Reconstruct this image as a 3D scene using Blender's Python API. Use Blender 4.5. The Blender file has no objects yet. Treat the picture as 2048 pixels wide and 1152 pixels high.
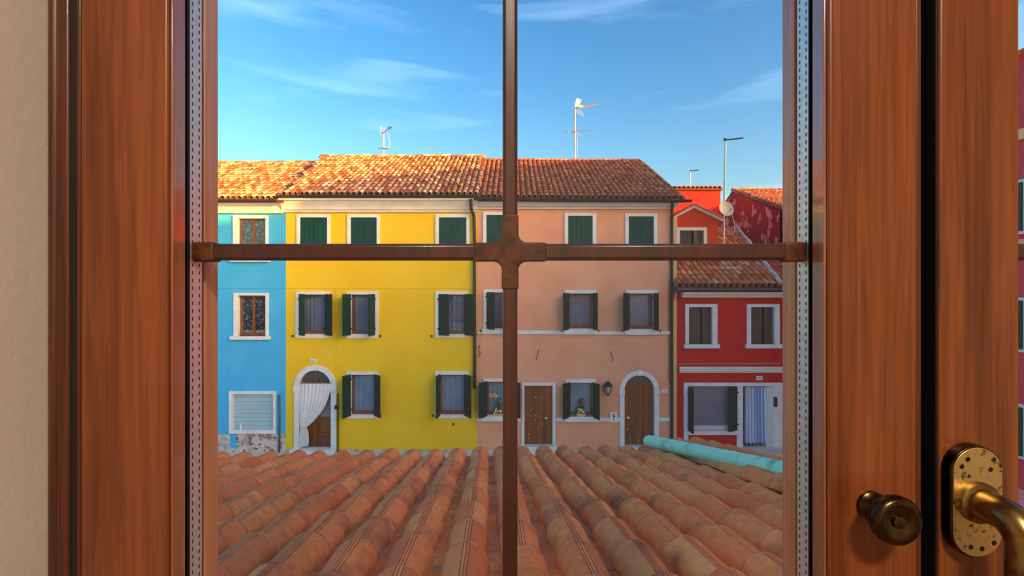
import bpy, math, random
from mathutils import Vector, Matrix
random.seed(7)

# ------------------------------------------------------------------ camera, sky, sun, exposure
EYE = 5.3            # eye height above the street
F = 1000.0           # focal length in pixels of a 2048 x 1152 frame
D = 16.13            # distance of the house fronts across the street
C = bpy.context.scene.collection
sc = bpy.context.scene
cam_d = bpy.data.cameras.new('camera'); cam = bpy.data.objects.new('camera', cam_d); C.objects.link(cam)
cam_d.sensor_fit = 'HORIZONTAL'; cam_d.sensor_width = 36.0; cam_d.lens = 36.0*F/2048.0
cam_d.clip_start = 0.01; cam_d.clip_end = 500
cam.location = (0, 0, EYE); cam.rotation_euler = (math.pi/2, 0, 0)
sc.camera = cam
SUN_EL = math.radians(8.0)
SUN_AZ = math.radians(-60.0)     # the sun stands low, to the right and a little behind the viewer
sun_dir = Vector((-math.sin(SUN_AZ)*math.cos(SUN_EL), -math.cos(SUN_AZ)*math.cos(SUN_EL), math.sin(SUN_EL)))
world = bpy.data.worlds.new('sky'); sc.world = world; world.use_nodes = True
def setup_world():
    nt = world.node_tree; n = nt.nodes; l = nt.links; n.clear()
    out = n.new('ShaderNodeOutputWorld'); bg = n.new('ShaderNodeBackground')
    sky = n.new('ShaderNodeTexSky'); sky.sky_type = 'NISHITA'; sky.sun_disc = False
    sky.sun_elevation = SUN_EL; sky.sun_rotation = math.pi + SUN_AZ
    sky.air_density = 1.0; sky.dust_density = 3.4; sky.ozone_density = 1.6; sky.altitude = 0
    # thin streaky cloud all over the sky
    tc = n.new('ShaderNodeTexCoord'); mp = n.new('ShaderNodeMapping'); mp.inputs['Scale'].default_value = (1.6, 1.6, 11)
    nz = n.new('ShaderNodeTexNoise'); nz.inputs['Scale'].default_value = 1.7; nz.inputs['Detail'].default_value = 6; nz.inputs['Distortion'].default_value = .5
    rp = n.new('ShaderNodeValToRGB'); rp.color_ramp.elements[0].position = .54; rp.color_ramp.elements[1].position = .85
    rp.color_ramp.elements[1].color = (.12, .12, .12, 1)
    hs = n.new('ShaderNodeHueSaturation'); hs.inputs['Saturation'].default_value = 1.25; ga = n.new('ShaderNodeGamma'); ga.inputs[1].default_value = 1.35
    mx = n.new('ShaderNodeMixRGB'); mx.inputs[2].default_value = (6.5, 8.6, 10.5, 1)
    l.new(tc.outputs['Generated'], mp.inputs[0]); l.new(mp.outputs[0], nz.inputs['Vector']); l.new(nz.outputs[0], rp.inputs[0])
    l.new(sky.outputs[0], ga.inputs[0]); l.new(ga.outputs[0], hs.inputs['Color']); l.new(hs.outputs[0], mx.inputs[1]); l.new(rp.outputs[0], mx.inputs[0])
    l.new(mx.outputs[0], bg.inputs['Color']); bg.inputs['Strength'].default_value = 0.085
    l.new(bg.outputs[0], out.inputs[0])
setup_world()
sun_d = bpy.data.lights.new('sun_offscreen', 'SUN'); sun_d.energy = 3.6; sun_d.angle = math.radians(.6); sun_d.color = (1.0, .40, .04)
sun = bpy.data.objects.new('sun_offscreen', sun_d); C.objects.link(sun); sun.rotation_euler = sun_dir.to_track_quat('Z', 'Y').to_euler(); sun.location = sun_dir*60
vs = sc.view_settings
vs.view_transform = 'Standard'; vs.look = 'None'; vs.gamma = 1.0; vs.use_curve_mapping = False
vs.exposure = 2.2

# ------------------------------------------------------------------ helpers
def FX(px, d=D): return (px-1024.0)*d/F
def FZ(py, d=D): return EYE + (576.0-py)*d/F
def PX(px, py, d): return Vector((FX(px, d), d, FZ(py, d)))
ROOT = {}
def rootloc(p): return ROOT.get(p.name if p else None, Vector((0, 0, 0)))
def tag(o, label=None, cat=None, group=None, kind=None):
    if label: o['label'] = label
    if cat: o['category'] = cat
    if group: o['group'] = group
    if kind: o['kind'] = kind
    return o
def thing(name, loc, label, cat, group=None, kind=None):
    o = bpy.data.objects.new(name, None); C.objects.link(o); o.location = loc; o.empty_display_size = .2
    ROOT[o.name] = Vector(loc)
    return tag(o, label, cat, group, kind)
class MB:
    def __init__(s): s.v = []; s.f = []; s.mi = []; s.cur = 0
    def add(s, vs, fs):
        b = len(s.v); s.v += [tuple(v) for v in vs]
        for f in fs: s.f.append([b+i for i in f]); s.mi.append(s.cur)
        return s
    def box(s, x0, x1, y0, y1, z0, z1):
        x0, x1 = min(x0, x1), max(x0, x1); y0, y1 = min(y0, y1), max(y0, y1); z0, z1 = min(z0, z1), max(z0, z1)
        return s.add([(x0,y0,z0),(x1,y0,z0),(x1,y1,z0),(x0,y1,z0),(x0,y0,z1),(x1,y0,z1),(x1,y1,z1),(x0,y1,z1)],
                     [(3,2,1,0),(4,5,6,7),(0,1,5,4),(1,2,6,5),(2,3,7,6),(3,0,4,7)])
    def obox(s, o, ux, uy, uz):      # a box from one corner and three edges
        o = Vector(o); ux = Vector(ux); uy = Vector(uy); uz = Vector(uz)
        vs = [o, o+ux, o+ux+uy, o+uy]; vs += [v+uz for v in vs]
        fl = ux.cross(uy).dot(uz) < 0
        fs = [(3,2,1,0),(4,5,6,7),(0,1,5,4),(1,2,6,5),(2,3,7,6),(3,0,4,7)]
        if fl: fs = [tuple(reversed(f)) for f in fs]
        return s.add(vs, fs)
    def prism(s, pts, y0, y1):       # (x, z) outline pushed from y0 to y1
        n = len(pts); a = sum(pts[i][0]*pts[(i+1)%n][1]-pts[(i+1)%n][0]*pts[i][1] for i in range(n))
        if a < 0: pts = list(reversed(pts))
        vs = [(p[0], y0, p[1]) for p in pts]+[(p[0], y1, p[1]) for p in pts]
        fs = [tuple(range(n)), tuple(range(2*n-1, n-1, -1))]+[(i, i+n, (i+1)%n+n, (i+1)%n) for i in range(n)]
        return s.add(vs, fs)
    def ringsweep(s, rings, closed=True, caps=True):
        n = len(rings[0]); vs = [v for r in rings for v in r]; fs = []
        for k in range(len(rings)-1):
            for i in range(n if closed else n-1):
                j = (i+1) % n
                fs.append((k*n+i, k*n+j, (k+1)*n+j, (k+1)*n+i))
        if caps and closed:
            fs.append(tuple(range(n-1, -1, -1))); fs.append(tuple(range((len(rings)-1)*n, len(rings)*n)))
        return s.add(vs, fs)
    def tube(s, pts, r, n=8, caps=True):
        pts = [Vector(p) for p in pts]; rings = []
        rs = r if isinstance(r, (list, tuple)) else [r]*len(pts)
        up = None
        for i, p in enumerate(pts):
            t = (pts[min(i+1, len(pts)-1)]-pts[max(i-1, 0)]).normalized()
            if up is None: up = t.orthogonal().normalized()
            a = (up-t*up.dot(t)).normalized(); up = a; b = t.cross(a)
            rr = rs[i] if isinstance(rs[i], tuple) else (rs[i], rs[i])
            rings.append([p+a*(math.cos(2*math.pi*k/n)*rr[0])+b*(math.sin(2*math.pi*k/n)*rr[1]) for k in range(n)])
        return s.ringsweep(rings, True, caps)
    def lathe(s, prof, o, axis=(0, 0, 1), n=16):
        o = Vector(o); ax = Vector(axis).normalized(); a = ax.orthogonal().normalized(); b = ax.cross(a)
        rings = [[o+ax*h+a*(max(r, 1e-5)*math.cos(2*math.pi*k/n))+b*(max(r, 1e-5)*math.sin(2*math.pi*k/n)) for k in range(n)] for r, h in prof]
        return s.ringsweep(rings)
    def quad(s, a, b, c, d): return s.add([a, b, c, d], [(0, 1, 2, 3)])
    def build(s, name, mat, parent=None, smooth=False, bevel=0, bseg=2, angle=None):
        o0 = rootloc(parent)
        me = bpy.data.meshes.new(name)
        me.from_pydata([(v[0]-o0.x, v[1]-o0.y, v[2]-o0.z) for v in s.v], [], s.f)
        for m in (mat if isinstance(mat, (list, tuple)) else [mat]): me.materials.append(m)
        if any(s.mi): me.polygons.foreach_set('material_index', s.mi)
        if smooth:
            me.polygons.foreach_set('use_smooth', [True]*len(s.f))
            if angle: me.set_sharp_from_angle(angle=math.radians(angle))
        me.update()
        o = bpy.data.objects.new(name, me); C.objects.link(o)
        if parent: o.parent = parent; ROOT[o.name] = o0
        if bevel:
            b = o.modifiers.new('bevel', 'BEVEL'); b.width = bevel; b.segments = bseg; b.limit_method = 'ANGLE'; b.angle_limit = math.radians(40)
            me.polygons.foreach_set('use_smooth', [True]*len(s.f)); me.set_sharp_from_angle(angle=math.radians(35))
        return o
def place(me, name, parent, mtx):
    o = bpy.data.objects.new(name, me); C.objects.link(o); o.parent = parent
    ROOT[o.name] = rootloc(parent)
    o.matrix_basis = Matrix.Translation(-rootloc(parent)) @ mtx
    return o

# ------------------------------------------------------------------ materials
def srgb(r, g, b):
    f = lambda c: (c/255/12.92) if c/255 <= .04045 else ((c/255+.055)/1.055)**2.4
    return (f(r), f(g), f(b), 1)
MATS = {}
def base_mat(name, col, rough=.7, metal=0.0, spec=.5, coat=0.0):
    m = bpy.data.materials.new(name); m.use_nodes = True; nt = m.node_tree
    b = nt.nodes['Principled BSDF']; b.inputs['Base Color'].default_value = col; b.inputs['Roughness'].default_value = rough
    b.inputs['Metallic'].default_value = metal; b.inputs['Specular IOR Level'].default_value = spec; b.inputs['Coat Weight'].default_value = coat
    return m, nt, b
def scaled(c, k): return (c[0]*k, c[1]*k, c[2]*k, 1)
def mottled(name, col, col2=None, scale=3.0, lo=.35, hi=.7, rough=.8, bump=.15, bscale=60, metal=0.0, stretch=(1, 1, 1), spec=.35, coords='Position', detail=6, coat=0.0, bdist=.004):
    m, nt, b = base_mat(name, col, rough, metal, spec, coat); n = nt.nodes; l = nt.links
    if coords == 'Position': src = n.new('ShaderNodeNewGeometry').outputs['Position']
    else: src = n.new('ShaderNodeTexCoord').outputs['Object']
    mp = n.new('ShaderNodeMapping'); mp.inputs['Scale'].default_value = stretch; l.new(src, mp.inputs[0])
    nz = n.new('ShaderNodeTexNoise'); nz.inputs['Scale'].default_value = scale; nz.inputs['Detail'].default_value = detail; l.new(mp.outputs[0], nz.inputs['Vector'])
    rp = n.new('ShaderNodeValToRGB'); rp.color_ramp.elements[0].position = lo; rp.color_ramp.elements[1].position = hi
    rp.color_ramp.elements[0].color = col; rp.color_ramp.elements[1].color = col2 or scaled(col, .85)
    l.new(nz.outputs[0], rp.inputs[0]); l.new(rp.outputs[0], b.inputs['Base Color'])
    if bump:
        nb = n.new('ShaderNodeTexNoise'); nb.inputs['Scale'].default_value = bscale; nb.inputs['Detail'].default_value = 4; l.new(mp.outputs[0], nb.inputs['Vector'])
        bp = n.new('ShaderNodeBump'); bp.inputs['Strength'].default_value = bump; bp.inputs['Distance'].default_value = bdist
        l.new(nb.outputs[0], bp.inputs['Height']); l.new(bp.outputs[0], b.inputs['Normal'])
    m['_'] = 0
    return m
def wood(name, c1, c2, scale=1.0, rough=.38, coat=.25, vert=True):
    m, nt, b = base_mat(name, c1, rough, 0, .5, coat); n = nt.nodes; l = nt.links
    g = n.new('ShaderNodeNewGeometry'); mp = n.new('ShaderNodeMapping')
    mp.inputs['Scale'].default_value = (170*scale, 170*scale, 5*scale) if vert else (5*scale, 170*scale, 170*scale)
    l.new(g.outputs['Position'], mp.inputs[0])
    nz = n.new('ShaderNodeTexNoise'); nz.inputs['Scale'].default_value = 1.0; nz.inputs['Detail'].default_value = 5; nz.inputs['Distortion'].default_value = .6; l.new(mp.outputs[0], nz.inputs['Vector'])
    mp2 = n.new('ShaderNodeMapping'); mp2.inputs['Scale'].default_value = (26*scale, 26*scale, 1.6*scale) if vert else (1.6*scale, 26*scale, 26*scale); l.new(g.outputs['Position'], mp2.inputs[0])
    nz2 = n.new('ShaderNodeTexNoise'); nz2.inputs['Scale'].default_value = 1.0; nz2.inputs['Detail'].default_value = 3; l.new(mp2.outputs[0], nz2.inputs['Vector'])
    ad = n.new('ShaderNodeMath'); ad.operation = 'MULTIPLY_ADD'; ad.inputs[1].default_value = .55; l.new(nz.outputs[0], ad.inputs[0])
    ml = n.new('ShaderNodeMath'); ml.operation = 'MULTIPLY'; ml.inputs[1].default_value = .45; l.new(nz2.outputs[0], ml.inputs[0]); l.new(ml.outputs[0], ad.inputs[2])
    rp = n.new('ShaderNodeValToRGB'); rp.color_ramp.elements[0].position = .36; rp.color_ramp.elements[1].position = .62
    rp.color_ramp.elements[0].color = c2; rp.color_ramp.elements[1].color = c1
    l.new(ad.outputs[0], rp.inputs[0]); l.new(rp.outputs[0], b.inputs['Base Color'])
    bp = n.new('ShaderNodeBump'); bp.inputs['Strength'].default_value = .12; bp.inputs['Distance'].default_value = .001
    l.new(nz.outputs[0], bp.inputs['Height']); l.new(bp.outputs[0], b.inputs['Normal'])
    return m
def tile_mat(name, cols, stain=None, stain_lo=.56, stain_hi=.72, sscale=1.3, speck=None, rough=.8, bscale=40, big=1.0):
    """fired clay: a tone of its own for each tile, blotches and lichen on top"""
    m, nt, b = base_mat(name, cols[0], rough, 0, .3); n = nt.nodes; l = nt.links
    oi = n.new('ShaderNodeObjectInfo'); g = n.new('ShaderNodeNewGeometry')
    ad = n.new('ShaderNodeMath'); ad.operation = 'ADD'; l.new(oi.outputs['Random'], ad.inputs[0]); l.new(g.outputs['Random Per Island'], ad.inputs[1])
    fr = n.new('ShaderNodeMath'); fr.operation = 'FRACT'; l.new(ad.outputs[0], fr.inputs[0])
    rp = n.new('ShaderNodeValToRGB'); rp.color_ramp.interpolation = 'LINEAR'
    for i, c in enumerate(cols):
        p = i/(len(cols)-1)
        e = rp.color_ramp.elements[0] if i == 0 else (rp.color_ramp.elements[-1] if i == len(cols)-1 else rp.color_ramp.elements.new(p))
        e.position = p; e.color = c
    l.new(fr.outputs[0], rp.inputs[0]); last = rp.outputs[0]
    nz = n.new('ShaderNodeTexNoise'); nz.inputs['Scale'].default_value = 9.0*big; nz.inputs['Detail'].default_value = 6; l.new(g.outputs['Position'], nz.inputs['Vector'])
    mr = n.new('ShaderNodeMapRange'); mr.inputs[1].default_value = .3; mr.inputs[2].default_value = .7; mr.inputs[3].default_value = .86; mr.inputs[4].default_value = 1.10; l.new(nz.outputs[0], mr.inputs[0])
    mu = n.new('ShaderNodeMixRGB'); mu.blend_type = 'MULTIPLY'; mu.inputs[0].default_value = 1; l.new(last, mu.inputs[1]); l.new(mr.outputs[0], mu.inputs[2]); last = mu.outputs[0]
    if stain:
        ns = n.new('ShaderNodeTexNoise'); ns.inputs['Scale'].default_value = sscale; ns.inputs['Detail'].default_value = 7; ns.inputs['Roughness'].default_value = .62; l.new(g.outputs['Position'], ns.inputs['Vector'])
        rs = n.new('ShaderNodeValToRGB'); rs.color_ramp.elements[0].position = stain_lo; rs.color_ramp.elements[1].position = stain_hi
        rs.color_ramp.elements[1].color = (.8, .8, .8, 1); l.new(ns.outputs[0], rs.inputs[0])
        mx = n.new('ShaderNodeMixRGB'); mx.inputs[2].default_value = stain; l.new(rs.outputs[0], mx.inputs[0]); l.new(last, mx.inputs[1]); last = mx.outputs[0]
    if speck:
        nk = n.new('ShaderNodeTexNoise'); nk.inputs['Scale'].default_value = 22*big; nk.inputs['Detail'].default_value = 3; l.new(g.outputs['Position'], nk.inputs['Vector'])
        rk = n.new('ShaderNodeValToRGB'); rk.color_ramp.elements[0].position = .70; rk.color_ramp.elements[1].position = .76; l.new(nk.outputs[0], rk.inputs[0])
        mk = n.new('ShaderNodeMixRGB'); mk.inputs[2].default_value = speck; l.new(rk.outputs[0], mk.inputs[0]); l.new(last, mk.inputs[1]); last = mk.outputs[0]
    l.new(last, b.inputs['Base Color'])
    nb = n.new('ShaderNodeTexNoise'); nb.inputs['Scale'].default_value = bscale; nb.inputs['Detail'].default_value = 5; l.new(g.outputs['Position'], nb.inputs['Vector'])
    bp = n.new('ShaderNodeBump'); bp.inputs['Strength'].default_value = .2; bp.inputs['Distance'].default_value = .0025
    l.new(nb.outputs[0], bp.inputs['Height']); l.new(bp.outputs[0], b.inputs['Normal'])
    return m
def glass_mat(name, refl=.08, tint=(1, 1, 1, 1)):
    m = bpy.data.materials.new(name); m.use_nodes = True; nt = m.node_tree; n = nt.nodes; l = nt.links; n.clear()
    o = n.new('ShaderNodeOutputMaterial'); t = n.new('ShaderNodeBsdfTransparent'); t.inputs[0].default_value = tint
    g = n.new('ShaderNodeBsdfGlossy'); g.inputs['Roughness'].default_value = .01; mx = n.new('ShaderNodeMixShader'); mx.inputs[0].default_value = refl
    l.new(t.outputs[0], mx.inputs[1]); l.new(g.outputs[0], mx.inputs[2]); l.new(mx.outputs[0], o.inputs[0])
    return m
M = {}
M['room_plaster'] = mottled('room_plaster', srgb(230, 219, 200), srgb(224, 211, 192), scale=5, bump=.08, bscale=120)
M['ceiling'] = mottled('ceiling_paint', srgb(235, 230, 220), bump=.05)
M['floor_wood'] = wood('floor_boards', srgb(140, 90, 55), srgb(95, 58, 34), .2, vert=False)
M['wood'] = wood('window_wood', srgb(142, 74, 30), srgb(96, 44, 16), rough=.36, coat=.15)
M['wood_dark'] = wood('frame_wood', srgb(104, 48, 22), srgb(62, 26, 10), rough=.4, coat=.15)
M['wood_worn'] = wood('weathered_wood', srgb(222, 150, 100), srgb(178, 106, 66), rough=.42, coat=.2)
M['bead'] = wood('glazing_bead_wood', srgb(186, 116, 76), srgb(140, 80, 48), rough=.28, coat=.6)
M['gasket'] = base_mat('black_rubber_and_gap_shade', srgb(22, 12, 10), .6)[0]  # rubber of the gaskets, also the painted shade in the frame gaps
M['bar'] = wood('bar_brown', srgb(82, 36, 24), srgb(50, 20, 13), rough=.36, coat=.1)
M['joint'] = mottled('bar_joint_brown', srgb(104, 54, 22), srgb(48, 22, 10), scale=90, rough=.4, bump=.05)
M['alu'] = mottled('aluminium_spacer', srgb(226, 222, 214), srgb(206, 202, 194), scale=200, rough=.42, metal=.55, bump=0)
M['alu_hole'] = base_mat('spacer_perforation', srgb(24, 26, 30), .6)[0]
M['glass'] = glass_mat('window_glass', .012)
M['pane'] = glass_mat('house_pane', .13, (.86, .9, .93, 1))
M['brass'] = mottled('aged_brass', srgb(158, 128, 78), srgb(66, 46, 24), scale=55, lo=.40, hi=.74, rough=.30, metal=1.0, bump=.1, bscale=160, bdist=.0006)
M['brass_plate'] = mottled('pitted_brass_plate', srgb(226, 196, 132), srgb(60, 38, 16), scale=190, lo=.56, hi=.70, rough=.38, metal=1.0, bump=.2, bscale=260, bdist=.0006, detail=3)
M['bronze'] = mottled('dark_bronze', srgb(96, 74, 48), srgb(38, 28, 20), scale=60, lo=.35, hi=.7, rough=.28, metal=1.0, bump=.1, bscale=120, bdist=.0006)
M['near_tile'] = tile_mat('roof_tile_clay', [srgb(250, 152, 84), srgb(240, 132, 72), srgb(252, 160, 94), srgb(226, 114, 62), srgb(246, 144, 84), srgb(232, 128, 80), srgb(248, 150, 80), srgb(216, 110, 66)],
                          stain=srgb(112, 68, 58), stain_lo=.55, stain_hi=.72, sscale=2.6, speck=srgb(232, 190, 160), big=2.6, bscale=150)
M['tile_rim'] = mottled('worn_tile_rim', srgb(236, 150, 108), srgb(196, 108, 76), scale=14, lo=.42, hi=.58, rough=.85, bump=0)
M['tile_groove'] = mottled('dirty_tile_groove', srgb(176, 94, 62), srgb(224, 126, 82), scale=9, lo=.4, hi=.6, rough=.9, bump=0)
M['near_pan'] = tile_mat('roof_pan_clay', [srgb(250, 152, 84), srgb(240, 132, 72), srgb(226, 114, 62), srgb(246, 144, 84), srgb(216, 110, 66)], stain=srgb(150, 112, 92), stain_lo=.48, stain_hi=.66, sscale=5, speck=srgb(220, 200, 184), big=2.6, bscale=150)
FAR = [srgb(206, 150, 118), srgb(166, 98, 70), srgb(222, 174, 142), srgb(128, 70, 52), srgb(190, 120, 86), srgb(232, 200, 174), srgb(148, 84, 62), srgb(108, 62, 50)]
M['far_tile'] = tile_mat('old_clay_tile', FAR, stain=srgb(92, 60, 50), stain_lo=.60, stain_hi=.78, sscale=.9)
M['pink_tile'] = tile_mat('brown_clay_tile', [srgb(186, 112, 80), srgb(158, 84, 60), srgb(198, 126, 92), srgb(136, 70, 52), srgb(172, 96, 66), srgb(204, 144, 112)], stain=srgb(112, 72, 58), stain_lo=.60, stain_hi=.8, sscale=.8, speck=srgb(226, 186, 160))
M['red_tile'] = tile_mat('orange_clay_tile', [srgb(224, 130, 84), srgb(204, 100, 62), srgb(232, 158, 112), srgb(190, 88, 56), srgb(236, 190, 150), srgb(176, 84, 58)], stain=srgb(120, 62, 46), stain_lo=.60, stain_hi=.8, sscale=1.2)
M['white_tile'] = tile_mat('red_clay_tile', [srgb(214, 96, 66), srgb(192, 80, 56), srgb(224, 120, 88)], stain=srgb(120, 62, 46))
M['far_pan'] = tile_mat('old_pan_clay', [srgb(190, 120, 86), srgb(166, 98, 70), srgb(206, 150, 118), srgb(148, 84, 62)], stain=srgb(112, 72, 58), stain_lo=.55, stain_hi=.75, sscale=2)
M['deck'] = mottled('roof_board', srgb(92, 56, 42), bump=.1)
def plaster(name, rgb, rgb2=None, **k):
    a = dict(scale=1.1, lo=.38, hi=.72, rough=.9, bump=.12, bscale=25, spec=.2); a.update(k)
    return mottled(name, srgb(*rgb), srgb(*rgb2) if rgb2 else scaled(srgb(*rgb), .9), **a)
M['blue'] = plaster('blue_plaster', (66, 182, 240), (84, 194, 246))
M['yellow'] = plaster('yellow_plaster', (252, 208, 48), (248, 198, 36))
M['pink'] = plaster('salmon_plaster', (246, 176, 140), (238, 162, 126))
M['red'] = plaster('crimson_plaster', (212, 44, 48), (196, 36, 42))
M['orange_red'] = plaster('orange_red_plaster', (222, 72, 44), (204, 60, 40))
M['peeled_red'] = plaster('peeling_crimson_plaster', (164, 44, 56), (232, 160, 160), scale=2.4, lo=.54, hi=.60)
M['rose'] = plaster('rose_plaster', (206, 84, 96), (190, 70, 84))
M['cream'] = plaster('cream_plaster', (240, 226, 200))
M['pale'] = plaster('pale_plaster', (232, 226, 220))
M['amber'] = plaster('amber_plaster', (240, 204, 140))
M['stone'] = mottled('white_stone', srgb(244, 242, 240), srgb(226, 224, 222), scale=4, rough=.75, bump=.06)
M['cornice'] = mottled('cornice_stone', srgb(240, 232, 224), srgb(226, 216, 206), scale=3, rough=.8, bump=.06)
M['plinth'] = mottled('grey_plinth', srgb(214, 206, 198), srgb(160, 152, 146), scale=7, lo=.4, hi=.7, bump=.3)
M['rubble'] = mottled('bare_masonry', srgb(214, 206, 200), srgb(160, 118, 92), scale=5.5, lo=.5, hi=.62, bump=.6, bscale=12, bdist=.02)
M['green'] = mottled('dark_green_paint', srgb(0, 74, 70), srgb(0, 62, 60), scale=5, rough=.6, spec=.15, bump=.05)
M['deep_green'] = mottled('shutter_green_paint', srgb(0, 60, 56), srgb(0, 50, 48), scale=5, rough=.6, spec=.15, bump=.05)
M['grey_shutter'] = mottled('grey_brown_paint', srgb(92, 84, 80), srgb(72, 68, 68), scale=6, rough=.6, bump=.05)
M['metal_dark'] = mottled('anthracite_metal', srgb(56, 62, 74), srgb(44, 48, 58), scale=4, rough=.45, metal=.3, bump=0)
M['metal_grey'] = mottled('grey_zinc', srgb(110, 112, 112), srgb(84, 86, 88), scale=4, rough=.45, metal=.4, bump=0)
M['pole'] = base_mat('galvanised_pole', srgb(200, 194, 184), .45, .4)[0]
M['iron'] = base_mat('black_iron', srgb(26, 26, 30), .5, .3)[0]
M['rust'] = base_mat('rusty_iron', srgb(150, 98, 74), .7, .2)[0]
M['frame_brown'] = wood('window_frame_brown', srgb(140, 78, 46), srgb(104, 54, 30), .1, rough=.5, coat=0)
M['door_wood'] = wood('door_brown', srgb(150, 80, 34), srgb(92, 46, 18), .12, rough=.5, coat=.1)
M['curtain'] = mottled('net_curtain', srgb(186, 196, 220), srgb(150, 164, 200), scale=2, rough=.9, bump=0)
M['curtain_white'] = mottled('white_cotton', srgb(240, 238, 238), srgb(228, 226, 230), scale=3, rough=.9, bump=.05)
M['stripe_blue'] = base_mat('blue_stripe', srgb(132, 160, 206), .9)[0]
M['stripe_white'] = base_mat('white_stripe', srgb(226, 232, 244), .9)[0]
M['door_glass'] = base_mat('blue_grey_door_glass', srgb(84, 98, 124), .2)[0]
M['blind'] = mottled('pale_blue_blind', srgb(176, 206, 216), srgb(164, 196, 208), scale=2, rough=.6, bump=.03)
M['roller'] = mottled('grey_roller_blind', srgb(146, 144, 156), srgb(128, 126, 138), scale=3, rough=.6, bump=.03)
M['teal'] = mottled('teal_enamel', srgb(160, 240, 208), srgb(112, 186, 150), scale=5, lo=.55, hi=.74, rough=.45, bump=.12, bscale=30)
M['steel_knob'] = base_mat('pale_steel', srgb(220, 214, 200), .3, .9)[0]
M['plate'] = base_mat('enamel_plate', srgb(244, 240, 236), .4)[0]
M['ink'] = base_mat('dark_lettering', srgb(40, 46, 70), .6)[0]
M['lamp_glass'] = base_mat('frosted_glass', srgb(196, 190, 184), .3)[0]
M['pot'] = mottled('peach_pot', srgb(236, 190, 150), srgb(220, 170, 130), scale=8)
M['leaf'] = mottled('plant_leaf', srgb(58, 110, 50), srgb(34, 76, 40), scale=30, rough=.6)
M['petal_yellow'] = base_mat('yellow_petal', srgb(232, 232, 96), .6)[0]
M['petal_orange'] = base_mat('orange_petal', srgb(244, 158, 84), .6)[0]
M['dish'] = base_mat('cream_dish', srgb(222, 206, 180), .5)[0]
M['cable'] = base_mat('cable', srgb(196, 180, 172), .6)[0]
M['bin_green'] = base_mat('letterbox_green', srgb(24, 62, 60), .5)[0]
M['paving'] = mottled('street_paving', srgb(226, 216, 202), srgb(210, 198, 186), scale=3, rough=.85, bump=.2)
M['white_card'] = base_mat('white_plastic', srgb(244, 246, 248), .5)[0]
def lace_mat():
    m, nt, b = base_mat('lace_curtain', (1, 1, 1, 1), .9); n = nt.nodes; l = nt.links
    g = n.new('ShaderNodeNewGeometry'); v = n.new('ShaderNodeTexVoronoi'); v.inputs['Scale'].default_value = 9; v.feature = 'F1'; v.inputs['Randomness'].default_value = .8
    l.new(g.outputs['Position'], v.inputs['Vector'])
    rp = n.new('ShaderNodeValToRGB'); e = rp.color_ramp.elements; e[0].position = .2; e[0].color = srgb(206, 196, 196); e[1].position = .48; e[1].color = srgb(66, 70, 92)
    x = e.new(.30); x.color = srgb(90, 92, 112); y = e.new(.36); y.color = srgb(190, 180, 184)
    l.new(v.outputs['Distance'], rp.inputs[0]); l.new(rp.outputs[0], b.inputs['Base Color'])
    return m
M['lace'] = lace_mat()

# ------------------------------------------------------------------ the room and its window wall
XW0, XW1 = -.404, 1.13                       # the window opening in the wall
ZW0, ZW1 = EYE-.66, EYE+.72
YI, YO = .10, .56                            # inner and outer face of the wall
FL, CE = EYE-1.52, EYE+1.45
RX0, RX1, RY = -2.1, 2.6, -2.7
w = MB()
for a in ((RX0-.3, XW0, FL-.3, CE+.3), (XW1, RX1+.3, FL-.3, CE+.3), (XW0, XW1, FL-.3, ZW0), (XW0, XW1, ZW1, CE+.3)):
    w.box(a[0], a[1], YI, YO, a[2], a[3])
tag(w.build('wall_front', M['room_plaster']), 'beige plastered wall with a deep recess round the window', 'wall', kind='structure')
for nm, b, lab in (('wall_left', (RX0-.3, RX0, RY, YI, FL-.3, CE+.3), 'plain beige wall of the room on the hinge side of the knob sash'),
                   ('wall_right', (RX1, RX1+.3, RY, YI, FL-.3, CE+.3), 'plain beige wall of the room beyond the lever handle sash'),
                   ('wall_back', (RX0-.3, RX1+.3, RY-.3, RY, FL-.3, CE+.3), 'plain beige wall of the room facing the window')):
    tag(MB().box(*b).build(nm, M['room_plaster']), lab, 'wall', kind='structure')
tag(MB().box(RX0, RX1, RY, YI, FL-.3, FL).build('floor', M['floor_wood']), 'brown boarded floor of the room', 'floor', kind='structure')
tag(MB().box(RX0, RX1, RY, YI, CE, CE+.3).build('ceiling', M['ceiling']), 'white ceiling of the room', 'ceiling', kind='structure')
# the light of the room itself: its lamp at the middle of the ceiling, behind and above the viewer
ld = bpy.data.lights.new('ceiling_lamp_offscreen', 'AREA'); ld.shape = 'DISK'; ld.size = .35; ld.energy = 13; ld.color = (1.0, .90, .76)
lo = bpy.data.objects.new('ceiling_lamp_offscreen', ld); C.objects.link(lo); lo.location = (.25, -1.15, CE-.05)

# fixed frame round the two sashes
fr = thing('trim_1', (-.39, .44, ZW0), 'dark brown moulded wooden window frame lining the wall recess', 'window frame', kind='structure')
MB().box(XW0, -.3938, .4325, .52, ZW0, ZW1).build('outer_moulding', M['wood_dark'], fr, bevel=.0045, bseg=3)
MB().box(-.3938, -.3828, .4315, .52, ZW0, ZW1).build('jamb', M['wood_dark'], fr, bevel=.0018)
MB().box(-.3828, -.3771, .4335, .52, ZW0, ZW1).build('rebate_shade', M['gasket'], fr)  # black box painting in the shade of the gap beside the jamb
MB().box(-.3771, -.3735, .4328, .50, ZW0, ZW1).build('stop_bead', M['wood_dark'], fr, bevel=.0008)
MB().box(-.3725, 1.1, .437, .52, ZW1-.045, ZW1).build('head', M['wood_dark'], fr, bevel=.003)
MB().box(-.3725, 1.1, .437, .54, ZW0, ZW0+.045).build('bottom_rail', M['wood_dark'], fr, bevel=.003)
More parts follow.
